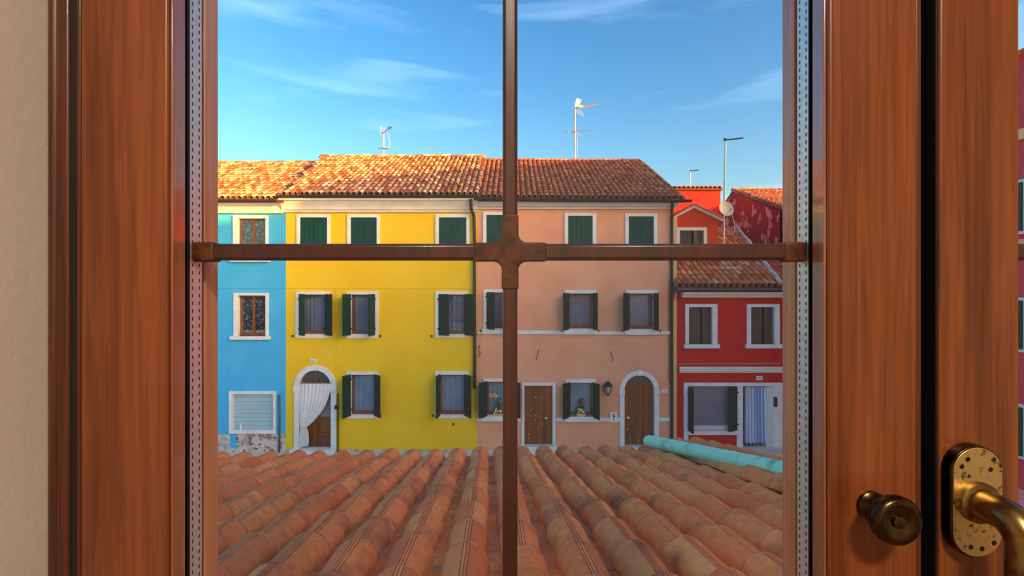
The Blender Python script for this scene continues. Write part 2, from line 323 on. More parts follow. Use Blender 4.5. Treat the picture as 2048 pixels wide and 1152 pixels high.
MB().box(1.1, XW1, .437, .52, ZW0, ZW1).build('jamb', M['wood_dark'], fr, bevel=.003)
tag(MB().box(XW0, XW1, .14, .437, ZW0-.02, ZW0+.012).build('window_sill', M['wood'], None, bevel=.004), 'brown wooden sill board filling the bottom of the window recess', 'window sill', kind='structure')
tag(MB().box(XW0-.05, XW1+.05, .52, .66, ZW0-.05, ZW0).build('outer_sill', M['stone'], None, bevel=.004), 'white stone sill outside under the brown window', 'window sill', kind='structure')
ZB0, ZB1 = ZW0+.05, ZW1-.05                  # sash bottom and top
HB = EYE+.0334                               # height of the cross bar
def sash(name, label, x0, x1, sl, sr, vx):
    """x0..x1 outside of the sash, sl / sr its stile widths, vx the upright glazing bar"""
    r = thing(name, ((x0+x1)/2, .46, ZB0), label, 'window sash', kind='structure')
    gx0, gx1, gz0, gz1 = x0+sl, x1-sr, ZB0+.08, ZB1-.08
    for a, b in ((x0, gx0), (gx1, x1)):
        st = MB().box(a, b, .43, .4505, ZB0, ZB1).build('stile', M['wood'], r, bevel=.0022, bseg=3)
        e = a if a == gx1 else b; q = -1 if e == b else 1; q = q if e == gx1 else -1
        MB().box(a, b, .4825, .505, ZB0, ZB1).build('outer_stile', M['wood_worn'], st, bevel=.0015)
        MB().box(min(e, e-q*.0022), max(e, e-q*.0022), .4335, .4505, gz0, gz1).build('glazing_bead', M['bead'], st, bevel=.0008)
        g0, g1 = (a, b-.0035) if e == b else (a+.0035, b)
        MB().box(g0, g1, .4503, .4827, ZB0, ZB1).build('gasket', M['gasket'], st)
    for a, b in ((ZB0, gz0), (gz1, ZB1)):
        rl = MB().box(gx0, gx1, .43, .4505, a, b).build('rail', M['wood'], r, bevel=.0022)
        MB().box(gx0, gx1, .4825, .505, a, b).build('outer_rail', M['wood_worn'], rl, bevel=.0015)
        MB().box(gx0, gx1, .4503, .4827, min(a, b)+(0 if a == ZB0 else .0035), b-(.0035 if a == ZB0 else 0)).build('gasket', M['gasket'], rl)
    for y in (.4535, .4785): MB().box(gx0-.006, gx1+.006, y, y+.003, gz0-.006, gz1+.006).build('pane', M['glass'], r)
    for e, q in ((gx0, 1), (gx1, -1)):
        sp = MB().box(e-q*.003, e+q*.0008, .4585, .4765, gz0, gz1).build('spacer', M['alu'], r)
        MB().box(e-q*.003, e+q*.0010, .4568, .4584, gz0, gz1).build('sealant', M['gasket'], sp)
        h = MB(); k = gz0+.01
        while k < gz1-.01:
            for y in (.4622, .4722): h.box(e+q*.0006, e+q*.0011, y-.00055, y+.00055, k, k+.0033)
            k += .0071
        tag(h.build('perforation', M['alu_hole'], sp), kind='stuff')
    for e, q in ((gz0, 1), (gz1, -1)): MB().box(gx0, gx1, .4585, .4765, e-q*.003, e+q*.001).build('spacer', M['alu'], r)
    yb0, yb1 = .4615, .4735
    hw, hh = .0069, .0077
    def barbox(x0, x1, z0, z1): return MB().box(x0, x1, yb0, yb1, z0, z1)
    jl = .0335; jv = .0345
    barbox(vx-hw, vx+hw, HB+jv-.004, gz1).build('glazing_bar', M['bar'], r, bevel=.003, bseg=2)
    barbox(vx-hw, vx+hw, gz0, HB-jv+.004).build('glazing_bar', M['bar'], r, bevel=.003, bseg=2)
    barbox(gx0+.002, vx-jl+.004, HB-hh, HB+hh).build('glazing_bar', M['bar'], r, bevel=.003, bseg=2)
    barbox(vx+jl-.004, gx1-.002, HB-hh, HB+hh).build('glazing_bar', M['bar'], r, bevel=.003, bseg=2)
    # cross-shaped joint with rounded inner corners
    a, b, rr = hw+.0009, hh+.0009, .008
    pts = []
    for qx, qz in ((1, 1), (-1, 1), (-1, -1), (1, -1)):
        arc = [(vx+qx*(a+rr-rr*math.cos(t)), HB+qz*(b+rr-rr*math.sin(t))) for t in [i*math.pi/2/6 for i in range(7)]]
        ends = [(vx+qx*jl, HB+qz*b)], [(vx+qx*a, HB+qz*jv)]
        seq = [ends[0][0]]+arc[::-1]+[ends[1][0]]
        pts += seq if qx*qz > 0 else seq[::-1]
    jn = MB().prism(pts, yb0-.0013, yb1+.0013).build('bar_joint', M['joint'], r, bevel=.0014, bseg=2)
    for dx, dz in ((0, .019), (0, .002), (0, -.019), (.0, -.026)):
        MB().lathe([(.0014, 0), (.0014, .0008)], (vx+dx, yb0-.0012, HB+dz), (0, -1, 0), 8).build('rivet', M['bar'], jn)
    for e, q in ((gx0, 1), (gx1, -1)):
        MB().box(e+q*.0012, e+q*.021, yb0-.0014, yb1+.0014, HB-hh-.0013, HB+hh+.0013).build('bar_end_cap', M['joint'], r, bevel=.0018)
    return r
w1 = sash('window_1', 'brown wooden casement sash with a round bronze knob and cross glazing bars', -.3715, .3487, .0752, .0761, -.0018)
w2 = sash('window_2', 'brown wooden casement sash with a brass lever handle', .3680, 1.096, .0688, .0755, .726)
# meeting strip between the two sashes
t2 = thing('trim_2', (.358, .46, ZB0), 'narrow brown strip and painted gap shade between the knob sash and the lever sash', 'trim', kind='structure')
MB().box(.3490, .3536, .4318, .50, ZB0, ZB1).build('cover_strip', M['wood_dark'], t2, bevel=.0008)
MB().box(.3537, .3600, .448, .50, ZB0, ZB1).box(.3664, .3679, .4325, .50, ZB0, ZB1).box(.3490, .3679, .488, .504, ZB0, ZB1).build('gap_shade_fill', M['gasket'], t2)  # black boxes painting the gap's shade, and one closing it at the back
# knob on the first sash
kx, kz = .3085, EYE-.1868
MB().lathe([(.0125, 0), (.0125, .003), (.0085, .006), (.0075, .011), (.0095, .015), (.0165, .019), (.0196, .0245), (.0198, .029), (.0180, .0325), (.0150, .0338), (.0110, .0322), (.0052, .0312), (.0048, .0326), (.002, .0332), (0, .0332)],
           (kx, .43, kz), (0, -1, 0), 40).build('knob', M['bronze'], w1, True, angle=50)
# lever handle on the second sash
hx, hz = .3902, EYE-.1795
def stadium(wd, ht, n=14):
    r = wd/2; c = ht/2-r
    return [(hx+r*math.cos(t), hz+c+r*math.sin(t)) for t in [math.pi*i/n for i in range(n+1)]]+[(hx+r*math.cos(t), hz-c+r*math.sin(t)) for t in [math.pi+math.pi*i/n for i in range(n+1)]]
hd = MB().prism(stadium(.0436, .0945), .4192, .43).build('handle_rosette', M['bronze'], w2, bevel=.0016, bseg=3)
MB().prism(stadium(.0408, .0915), .4186, .4194).build('face_plate', M['brass_plate'], hd, bevel=.0003)
for dx, dz in ((-.0135, .030), (-.0085, .036), (.013, .036), (.0105, .0275), (-.006, -.0375), (.0035, -.039), (.0135, -.034)):
    MB().lathe([(.0022, 0), (.0016, .0004), (0, .0003)], (hx+dx, .4186, hz+dz), (0, -1, 0), 10).build('screw', M['bronze'], hd)
MB().lathe([(.0172, 0), (.0168, .003), (.0150, .0042)], (hx+.0006, .4186, hz), (0, -1, 0), 28).build('collar', M['brass'], hd, True, angle=40)
pth = []; rad = []
for i in range(6): pth.append((hx+.0006, .4186-.018*i/5, hz)); rad.append((.0128, .0128))
for i in range(1, 10):
    t = i/9*math.pi/2; pth.append((hx+.0006+.002*i/9, .4006-.019*math.sin(t), hz-.019*(1-math.cos(t)))); rad.append((.0128, .0128-.0006*i/9))
for i in range(1, 10):
    t = i/9; pth.append((hx+.0026-.004*t, .3816-.004*math.sin(t*3), hz-.019-.10*t)); rad.append((.0128+.0015*math.sin(t*3.1), .0122-.001*t))
MB().tube(pth, rad, 20).build('lever', M['brass'], hd, True, angle=60)

# the outside of this side of the street: the houses whose shadow falls across the way
def room_house():
    # the house of the room itself, below and beside the room, with a low roof on top
    X0, X1 = -4.8, 3.3; m = MB()
    m.box(RX1+.3, X1, -6, .54, 0, CE+.3); m.box(X0, RX0-.3, -6, .54, 0, CE+.3); m.box(RX0-.3, RX1+.3, -6, .54, 0, FL-.3)
    m.box(RX0-.3, RX1+.3, -6, RY-.3, FL-.3, CE+.3)
    tag(m.build('wall_exterior', M['cream']), 'cream outer walls of the house the room belongs to', 'house wall', kind='structure')
    A = [(X0-.2, .75, CE+.32), (X1+.2, .75, CE+.32), (X1+.2, -6.2, CE+.32), (X0-.2, -6.2, CE+.32), (X0+2, -2.8, CE+1.4), (X1-2, -2.8, CE+1.4)]
    tag(MB().add(A, [(0, 1, 5, 4), (1, 2, 5), (2, 3, 4, 5), (3, 0, 4), (3, 2, 1, 0)]).build('roof_exterior', M['far_pan']), 'low hipped roof over the room house', 'roof', kind='structure')
room_house()
# street
gnd = MB().box(-60, 60, -30, 90, -.3, 0)
tag(gnd.build('ground', M['paving']), 'pale paved street in front of the coloured houses', 'street', kind='structure')

# ------------------------------------------------------------------ roof tiles
def tile_mesh(name, L, w0, w1, h0, h1, th, mat, segs=6, ribs=False, rim=None, dirt=None):
    """half-round clay tile: y = 0 the wide lower end, y = L the narrow upper end"""
    me = bpy.data.meshes.new(name); ph = []; dirty = set()
    if ribs:
        for a in (0, 22, 44, 62, 74): ph.append((a, 0))
        for g in (79, 87, 95):
            dirty |= {len(ph), len(ph)+1}; ph += [(g-1.2, .001), (g, -.003), (g+1.2, .001)]
        for a in (106, 120, 138, 160, 180): ph.append((a, 0))
    else: ph = [(180*i/segs, 0) for i in range(segs+1)]
    n = len(ph); vs = []; ys = [0, .011, L] if rim else [0, L]
    for y in ys:
        f = y/L; wd = w0+(w1-w0)*f; ht = h0+(h1-h0)*f
        for a, d in ph: t = math.radians(a); vs.append((-(wd/2+d)*math.cos(t), y, (ht+d)*math.sin(t)))
    b = len(vs)
    for y, wd, ht in ((0, w0, h0), (L, w1, h1)):
        for a, d in ph: t = math.radians(a); vs.append((-(wd/2-th)*math.cos(t), y, (ht-th)*math.sin(t)))
    fs = []; mi = []; k = len(ys)-1
    for i in range(n-1):
        for q in range(k):
            fs.append((q*n+i, (q+1)*n+i, (q+1)*n+i+1, q*n+i+1)); mi.append(1 if (rim and q == 0) else (2 if i in dirty else 0))
        fs.append((b+i, b+i+1, b+n+i+1, b+n+i)); fs.append((i, i+1, b+i+1, b+i)); fs.append((k*n+i, b+n+i, b+n+i+1, k*n+i+1)); mi += [0, 1 if rim else 0, 0]
    fs += [(0, b, b+n, k*n), (n-1, k*n+n-1, b+2*n-1, b+n-1)]; mi += [0, 0]
    me.from_pydata(vs, [], fs); me.materials.append(mat)
    if rim: me.materials.append(rim); me.materials.append(dirt); me.polygons.foreach_set('material_index', mi)
    me.polygons.foreach_set('use_smooth', [True]*len(fs)); me.update(); me.set_sharp_from_angle(angle=math.radians(38))
    return me
def add_mesh(mb, me, mtx):
    b = len(mb.v); mb.v += [tuple(mtx @ v.co) for v in me.vertices]
    for p in me.polygons: mb.f.append([b+i for i in p.vertices]); mb.mi.append(p.material_index)
def slope_frame(rise, run, roll=0.0):
    a = math.atan2(rise, run)
    return Matrix.Rotation(roll, 4, 'Y') @ Matrix.Rotation(a, 4, 'X'), a
def far_roof(root, xl, xr, ye, ze, yr, zr, sp, mat, xlt=None, xrt=None, course=.36, limit=290, drop=0.0, skip=None, ridge=True, part='roof', rear=3.4):
    """tiled slope rising from the eave (ye, ze) to the ridge (yr, zr); drop lowers it towards +x"""
    xlt = xl if xlt is None else xlt; xrt = xr if xrt is None else xrt
    R, a = slope_frame(zr-ze, yr-ye); S = math.hypot(zr-ze, yr-ye)
    zz = lambda x: -drop*(x-(xl+xr)/2)
    hgt = .1
    pt = lambda x, t, n=0.0: Vector((x, ye+(yr-ye)*t-math.sin(a)*n, ze+(zr-ze)*t+math.cos(a)*n+zz(x)))
    d = MB()
    A, B, Cc, Dd = pt(xl, 0, -.04), pt(xr, 0, -.04), pt(xrt, 1, -.04), pt(xlt, 1, -.04)
    dn = Vector((0, 0, -hgt))
    d.add([A, B, Cc, Dd, A+dn, B+dn, Cc+dn, Dd+dn], [(0,1,2,3),(7,6,5,4),(0,4,5,1),(1,5,6,2),(2,6,7,3),(3,7,4,0)])
    rf = d.build(part, M['deck'], root)
    me = tile_mesh('cover_tile', course+.07, sp*.80, sp*.66, sp*.42, sp*.34, .012, mat)
    pan = tile_mesh('pan_tile', course+.05, sp*.62, sp*.72, sp*.26, sp*.30, .01, M['far_pan'], 4)
    rest = MB(); pans = MB(); cnt = 0
    nrow = int(round((max(xr, xrt)-min(xl, xlt))/sp)); x0 = min(xl, xlt); nc = int(S/course)
    for j in range(nc+1):
        for i in range(nrow+1):
            t = j*course/S
            if t > .985: continue
            lx = xl+(xlt-xl)*t; rx = xr+(xrt-xr)*t
            x = x0+(i+.5)*sp
            if lx <= x <= rx and not (skip and skip(x, t)):
                jx = random.uniform(-.008, .008); jz = random.uniform(-.03, .03); jr = random.uniform(-.02, .02)
                mtx = Matrix.Translation(pt(x+jx, t, random.uniform(-.004, .008)+.022)) @ R @ Matrix.Rotation(jz, 4, 'Z') @ Matrix.Rotation(jr-.05, 4, 'X')
                if cnt < limit: place(me, 'cover_tile', rf, mtx); cnt += 1
                else: add_mesh(rest, me, mtx)
            x = x0+i*sp
            if lx <= x <= rx and not (skip and skip(x, t)):
                add_mesh(pans, pan, Matrix.Translation(pt(x, t, .0)) @ R @ Matrix.Rotation(math.pi, 4, 'Y'))
    if rest.v: tag(rest.build('upper_cover_tile', mat, rf, True, angle=38), kind='stuff')
    if pans.v: tag(pans.build('pan_tile', M['far_pan'], rf, True, angle=38), kind='stuff')
    if ridge:
        rm = tile_mesh('ridge_tile', .42, .2, .17, .1, .085, .014, mat)
        x = xlt
        while x+.38 < xrt+.06:
            place(rm, 'ridge_tile', rf, Matrix.Translation(pt(x, 1, .0)+Vector((0, 0, random.uniform(-.008, .012)))) @ Matrix.Rotation(-math.pi/2, 4, 'Z') @ Matrix.Rotation(random.uniform(-.02, .03), 4, 'X'))
            x += .36
    # the slope behind the ridge
    bk = MB(); e = .6*(zr-ze)
    bk.add([pt(xlt, 1, -.03), pt(xrt, 1, -.03), pt(xrt, 1)+Vector((0, rear, -rear*.5)), pt(xlt, 1)+Vector((0, rear, -rear*.5))], [(0, 1, 2, 3)])
    bk.build('rear_slope', M['far_pan'], rf)
    return rf
def gutter(root, x0, x1, y, z, r, mat, drop=0.0):
    n = 8; rings = []
    for x in (x0, x1):
        zz = z-drop*(x-(x0+x1)/2)
        o = [Vector((x, y-r*math.cos(t), zz-r*math.sin(t))) for t in [math.pi*i/n for i in range(n+1)]]
        q = [Vector((x, y-(r-.008)*math.cos(t), zz-(r-.008)*math.sin(t))) for t in [math.pi*i/n for i in range(n, -1, -1)]]
        rings.append(o+q)
    g = MB().ringsweep(rings).build('gutter', mat, root, True, angle=40)
    return g

# ------------------------------------------------------------------ house fronts
def front(root, name, px0, px1, py0, py1, holes, mat, yb, arches=(), y=D, ztop=None):
    """front wall with openings, side and back walls; holes in photo pixels on the front plane"""
    X0, X1, Z0, Z1 = FX(px0, y), FX(px1, y), FZ(py1, y), FZ(py0, y)
    hs = [(FX(a, y), FX(b, y), FZ(d, y), FZ(c, y)) for a, b, c, d in holes]
    xs = sorted(set([X0, X1]+[h[i] for h in hs for i in (0, 1)])); zs = sorted(set([Z0, Z1]+[min(max(h[i], Z0), Z1) for h in hs for i in (2, 3)]))
    m = MB()
    for i in range(len(xs)-1):
        for j in range(len(zs)-1):
            cx, cz = (xs[i]+xs[i+1])/2, (zs[j]+zs[j+1])/2
            if any(h[0] < cx < h[1] and h[2] < cz < h[3] for h in hs): continue
            m.quad((xs[i], y, zs[j]), (xs[i+1], y, zs[j]), (xs[i+1], y, zs[j+1]), (xs[i], y, zs[j+1]))
    for h in hs:
        a, b, c, d = h; r = y+.28
        m.quad((a, y, c), (a, y, d), (a, r, d), (a, r, c)); m.quad((b, y, d), (b, y, c), (b, r, c), (b, r, d))
        m.quad((a, y, d), (b, y, d), (b, r, d), (a, r, d)); m.quad((b, y, c), (a, y, c), (a, r, c), (b, r, c))
    for cx, cz, rr in arches:                 # spandrels that round off the top of a doorway
        for q in (-1, 1):
            n = 10; arc = [(cx+q*rr*math.cos(t), cz+rr*math.sin(t)) for t in [math.pi/2*i/n for i in range(n+1)]]
            m.prism([(cx+q*rr, cz+rr)]+(arc if q > 0 else arc), y, y+.2)
    m.quad((X0, yb, Z0), (X0, y, Z0), (X0, y, Z1), (X0, yb, Z1)); m.quad((X1, y, Z0), (X1, yb, Z0), (X1, yb, Z1), (X1, y, Z1))
    m.quad((X1, yb, Z0), (X0, yb, Z0), (X0, yb, Z1), (X1, yb, Z1)); m.quad((X0, y, Z1), (X1, y, Z1), (X1, yb, Z1), (X0, yb, Z1))
    return m.build(name, mat, root)
def frame_boxes(ox0, ox1, oz0, oz1, sx0, sx1, sz0, sz1, y0, y1, bottom=True):
    m = MB(); m.box(sx0, ox0, y0, y1, sz0, sz1); m.box(ox1, sx1, y0, y1, sz0, sz1); m.box(ox0, ox1, y0, y1, oz1, sz1)
    if bottom: m.box(ox0, ox1, y0, y1, sz0, oz0)
    return m
def wavy(x0, x1, y, z0, z1, n=36, amp=.018, waves=7, nz=2, fn=None):
    m = MB(); vs = []; ph = random.uniform(0, 6)
    for j in range(nz+1):
        for i in range(n+1):
            u = i/n; v = j/nz
            x = x0+(x1-x0)*u if fn is None else fn(u, v)
            vs.append((x, y+amp*math.sin(ph+u*waves*6.283+.6*math.sin(u*9)), z1+(z0-z1)*v))
    fs = [(j*(n+1)+i, (j+1)*(n+1)+i, (j+1)*(n+1)+i+1, j*(n+1)+i+1) for j in range(nz) for i in range(n)]
    return m.add(vs, fs)
def solve_leaf(xh, yh, w, side, target):
    best = None
    for k in range(1, 1760):
        t = math.radians(k/10); s = 1 if side == 'L' else -1
        x = xh+s*w*math.cos(t); y = yh-w*math.sin(t)
        e = abs(1024+F*x/y-target)
        if best is None or e < best[0]: best = (e, t)
    return best[1]
def shutter(root, hpx, target, py0, py1, w, side, mat, y=D, boards=8):
    xh = FX(hpx, y); yh = y-.05; z1 = FZ(py0, y); z0 = FZ(py1, y)
    t = solve_leaf(xh, yh, w, side, target); s = 1 if side == 'L' else -1
    u = Vector((s*math.cos(t), -math.sin(t), 0)); nrm = Vector((u.y, -u.x, 0))
    if nrm.y > 0: nrm = -nrm                    # towards the street
    o = Vector((xh, yh, z0))
    core = MB().obox(o-nrm*.012, u*w, nrm*.024, (0, 0, z1-z0)).build('shutter', mat, root)
    hb = (z1-z0)/boards
    for k in range(boards):
        for sd in (1, -1):
            if sd == -1 and k: continue
        MB().obox(o+u*.012+nrm*.012+Vector((0, 0, k*hb+.007)), u*(w-.024), nrm*.012, (0, 0, hb-.014)).build('board', mat, core)
    for f in (.14, .86):
        MB().obox(o-u*.03+nrm*.02+Vector((0, 0, (z1-z0)*f)), u*.06, nrm*.018, (0, 0, .045)).build('hinge', M['iron'], core)
    return core
def closed_leaf(root, x0, x1, z0, z1, y, mat, planks=3, turn=0.0, hinge='L'):
    core = MB(); w = x1-x0
    xh = x0 if hinge == 'L' else x1; s = 1 if hinge == 'L' else -1
    u = Vector((s*math.cos(turn), -math.sin(turn), 0)); nrm = Vector((u.y, -u.x, 0))
    if nrm.y > 0: nrm = -nrm
    o = Vector((xh, y, z0))
    c = core.obox(o, u*w, -nrm*.02, (0, 0, z1-z0)).build('shutter', mat, root)
    for k in range(planks):
        MB().obox(o+u*(w*k/planks+.004)+Vector((0, 0, .004)), u*(w/planks-.008), nrm*.012, (0, 0, z1-z0-.008)).build('plank', mat, c)
    for f in (.12, .80):
        MB().obox(o+nrm*.012+Vector((0, 0, (z1-z0)*f)), u*w*.62, nrm*.008, (0, 0, .035)).build('strap_hinge', mat, c)
    return c
def window(root, op, su, kind, sill=None, shutters=(), y=D, surround=M['stone'], shut=None, curtain=None, lower=None):
    ox0, ox1 = FX(op[0], y), FX(op[1], y); oz1, oz0 = FZ(op[2], y), FZ(op[3], y)
    sx0, sx1 = FX(su[0], y), FX(su[1], y); sz1, sz0 = FZ(su[2], y), FZ(su[3], y)
    green = shut or M['deep_green']
    f = frame_boxes(ox0, ox1, oz0, oz1, sx0, sx1, sz0, sz1, y-.045, y+.16, True).build('window', surround, root)
    f['label'] = 'window in a stone surround'
    if sill:
        MB().box(FX(sill[0], y), FX(sill[1], y), y-.12, y+.15, FZ(sill[3], y), FZ(sill[2], y)).build('sill', surround, f, bevel=.008)
    if kind == 'closed':
        mid = (ox0+ox1)/2
        closed_leaf(root, ox0+.005, mid-.004, oz0, oz1, y-.01, shut or M['green'], 3, random.uniform(0, .03), 'L')
        closed_leaf(root, mid+.004, ox1-.005, oz0, oz1, y-.01, shut or M['green'], 3, random.uniform(0, .03), 'R')
        return f
    if kind == 'ajar':
        mid = (ox0+ox1)/2+.02
        closed_leaf(root, ox0+.005, mid, oz0, oz1, y+.06, shut, 3, .02, 'L')
        closed_leaf(root, mid+.01, ox1-.06, oz0, oz1, y+.06, shut, 3, .35, 'R')
        return f
    if kind in ('curtain', 'lace'):
        fw = .055; y0, y1 = y+.09, y+.14
        sa = MB(); sa.box(ox0, ox0+fw, y0, y1, oz0, oz1); sa.box(ox1-fw, ox1, y0, y1, oz0, oz1); sa.box(ox0, ox1, y0, y1, oz1-fw, oz1); sa.box(ox0, ox1, y0-.02, y1, oz0, oz0+.1)
        sa.build('sash_frame', M['frame_brown'], f, bevel=.006)
        mx = (ox0+ox1)/2
        if kind == 'lace': MB().box(mx-.035, mx+.035, y0-.01, y1, oz0, oz1).build('meeting_stile', M['frame_brown'], f, bevel=.006)
        MB().box(ox0+fw, ox1-fw, y+.115, y+.121, oz0+.09, oz1-fw).build('pane', M['pane'], f)
        wavy(ox0, ox1, y+.20, oz0, oz1, amp=.02, waves=random.choice((5, 6, 7))).build('curtain', curtain or (M['lace'] if kind == 'lace' else M['curtain']), f, True)
    if kind in ('blind', 'roller'):
        mat = M['blind'] if kind == 'blind' else M['roller']; n = 9 if kind == 'blind' else 16
        hh = (oz1-oz0)/n
        for k in range(n):
            b = MB().box(ox0, ox1, y+.07, y+.09, oz0+k*hh+.003, oz0+(k+1)*hh-.003); b.build('blind_slat', mat, f)
        MB().box(ox0, ox1, y+.095, y+.11, oz0, oz1).build('back_panel', mat, f)
    for side, target in shutters:
        hp = op[0] if side == 'L' else op[1]
        shutter(root, hp, target, op[2]-1, op[3]+2, (ox1-ox0)/2, side, green, y)
    return f
def arch_surround(root, cx, ri, ro, pspring, pbot, y=D, cap=12, name='door_surround'):
    """white stone arch with capitals on both jambs, in pixels"""
    X = FX(cx, y); k = y/F; r0, r1 = ri*k, ro*k; zs = FZ(pspring, y); zb = FZ(pbot, y)
    n = 18; arc = lambda r: [(X+r*math.cos(t), zs+r*math.sin(t)) for t in [math.pi*i/n for i in range(n+1)]]
    m = MB(); a, b = arc(r0), arc(r1)
    for i in range(n): m.prism([a[i], b[i], b[i+1], a[i+1]], y-.05, y+.16)
    m.box(X-r1, X-r0, y-.05, y+.16, zb, zs); m.box(X+r0, X+r1, y-.05, y+.16, zb, zs)
    s = m.build(name, M['stone'], root)
    for q in (-1, 1):
        MB().box(X+q*(r0-.01), X+q*(r1+.025), y-.075, y+.1, zs-cap*k, zs).build('capital', M['stone'], s, bevel=.008)
    return s
def text_mesh(s, size, loc, parent, mat, name='lettering'):
    cu = bpy.data.curves.new('t', 'FONT'); cu.body = s; cu.size = size; cu.align_x = 'CENTER'; cu.align_y = 'CENTER'; cu.extrude = .002
    ob = bpy.data.objects.new('t', cu); C.objects.link(ob)
    bpy.context.view_layer.update()
    me = bpy.data.meshes.new_from_object(ob.evaluated_get(bpy.context.evaluated_depsgraph_get())); bpy.data.objects.remove(ob)
    me.materials.clear(); me.materials.append(mat); me.name = name
    return place(me, name, parent, Matrix.Translation(loc) @ Matrix.Rotation(math.pi/2, 4, 'X'))
def number_plate(root, cx, cy, w, h, s, y=D):
    p = MB().box(FX(cx-w/2, y), FX(cx+w/2, y), y-.025, y, FZ(cy+h/2, y), FZ(cy-h/2, y)).build('number_plate', M['plate'], root, bevel=.004)
    text_mesh(s, h*y/F*.72, (FX(cx, y), y-.027, FZ(cy, y)), p, M['ink'])
def band(root, name, px0, px1, py0, py1, proud, mat, y=D, bevel=.006, back=.0):
    return MB().box(FX(px0, y), FX(px1, y), y-proud, y+back, FZ(py1, y), FZ(py0, y)).build(name, mat, root, bevel=bevel)
def cornice(root, px0, px1, steps, mat, y=D, drop=0.0, name='cornice'):
    """stack of mouldings: (top px, bottom px, how far it stands proud)"""
    m = MB()
    for p0, p1, pr in steps:
        m.box(FX(px0, y)-pr*.0, FX(px1, y), y-pr, y, FZ(p1, y), FZ(p0, y))
    return m.build(name, mat, root, bevel=.008)
def cove(root, px0, px1, prof, mat, y=D):
    """moulding from a profile of (how far proud, pixel height)"""
    rings = [[Vector((FX(px, y), y-p, FZ(q, y))) for p, q in prof] for px in (px0, px1)]
    return MB().ringsweep(rings).build('cornice', mat, root, True, angle=28)
def anchor_tie(root, pts, y=D, mat=None):
    MB().tube([PX(p[0], p[1], y-.03) for p in pts], .014, 6).build('anchor_tie', mat or M['rust'], root)
def dog(root, px, py, y=D):                     # shutter catch
    MB().box(FX(px, y)-.018, FX(px, y)+.018, y-.06, y, FZ(py, y)-.05, FZ(py, y)+.02).build('shutter_catch', M['iron'], root)
def ex(o, k=2.0): return (o[0]-k, o[1]+k, o[2]-k, o[3]+k)

YE, YR = D-.38, D+4.8                             # eave and ridge lines
# ---- blue house
blue = thing('blue_house', (FX(450), D, 0), 'sky blue terraced house with lace curtained windows', 'house')
B_ops = [((476, 532, 437, 512), (467, 537, 431, 519)), ((477, 532, 591, 672), (468, 538, 586, 674)), ((466, 547, 788, 860), (459, 553, 782, 867)),
         ((306, 362, 437, 512), (297, 367, 431, 519)), ((306, 362, 591, 672), (297, 367, 586, 674))]
front(blue, 'wall', 150, 572, 402, 905, [ex(o[0]) for o in B_ops], M['blue'], D+8)
for i in (0, 1, 3, 4): window(blue, B_ops[i][0], B_ops[i][1], 'lace', sill=(B_ops[i][1][0]-5, B_ops[i][1][1]+4, B_ops[i][1][3]-2, B_ops[i][1][3]+5))
window(blue, B_ops[2][0], B_ops[2][1], 'blind')
band(blue, 'plinth', 150, 461, 869, 906, .02, M['plinth'])
band(blue, 'bare_masonry', 461, 572, 868, 906, .012, M['rubble'])
band(blue, 'paint_patch', 461, 476, 869, 896, .02, M['blue'])
random.seed(3)
for k in range(26):                               # stones and bricks showing where the plaster is gone
    px, py = random.uniform(474, 568), random.uniform(874, 902); a, b = random.uniform(2, 4.5), random.uniform(1.5, 3)
    ang = random.uniform(-.5, .5); n = 7
    pts = [(FX(px)+(a*math.cos(t)*math.cos(ang)-b*math.sin(t)*math.sin(ang))*random.uniform(.8, 1.15)/62, FZ(py)+(a*math.cos(t)*math.sin(ang)+b*math.sin(t)*math.cos(ang))*random.uniform(.8, 1.15)/62) for t in [2*math.pi*i/n for i in range(n)]]
    MB().prism(pts, D-random.uniform(.02, .035), D).build('stone', random.choice([M['plinth'], M['plinth'], M['rust'], M['cornice']]), blue)
cove(blue, 150, 567, [(0, 404), (.34, 404), (.33, 406), (.16, 412), (.10, 413), (.10, 427), (0, 427)], M['cornice'])
gutter(blue, -13.7, FX(566), YE-.02, FZ(399, YE), .075, M['metal_dark'])
far_roof(blue, -13.4, FX(566, YE), YE, FZ(397, YE), YR+.1, FZ(326, YR+.1), .182, M['far_tile'], xrt=-8.0, limit=280)
anchor_tie(blue, [(455, 748), (458, 738), (461, 725)], mat=M['blue'])
MB().tube([PX(558, 790, D-.06), PX(559, 840, D-.06), PX(558, 905, D-.06)], .03, 8).build('standpipe', M['metal_grey'], blue, True)
# ---- yellow house
yel = thing('yellow_house', (FX(760), D, 0), 'bright yellow terraced house with dark green shutters', 'house')
Y_up = [((601, 655, 435, 512), (594, 661, 429, 518)), ((702, 754, 435, 512), (695, 760, 429, 518)), ((878, 933, 435, 512), (871, 939, 429, 518))]
Y_mid = [((600, 651, 589, 668), (592, 659, 583, 676)), ((702, 750, 589, 668), (694, 757, 583, 676)), ((878, 930, 589, 668), (871, 937, 583, 675))]
Y_low = [((702, 750, 749, 829), (694, 757, 743, 836)), ((880, 930, 749, 829), (871, 937, 742, 836))]
holes = [ex(o[0]) for o in Y_up+Y_mid+Y_low]+[(599, 663, 737, 899)]
front(yel, 'wall', 572, 954, 398, 905, holes, M['yellow'], D+8, arches=[(FX(631), FZ(769), 32/62)])
for o in Y_up: window(yel, o[0], o[1], 'closed')
for o, s in zip(Y_mid, ([('L', 609), ('R', 664)], [('L', 685), ('R', 737)], [('L', 898), ('R', 946)])): window(yel, o[0], o[1], 'curtain', shutters=s)
for o, s in zip(Y_low, ([('L', 685), ('R', 760)], [('L', 872), ('R', 942)])): window(yel, o[0], o[1], 'curtain', shutters=s)
for p in ((586, 671), (761, 671), (864, 671), (866, 830), (761, 830), (907, 847)): dog(yel, *p)
arch_surround(yel, 631, 31.5, 42, 772, 899)
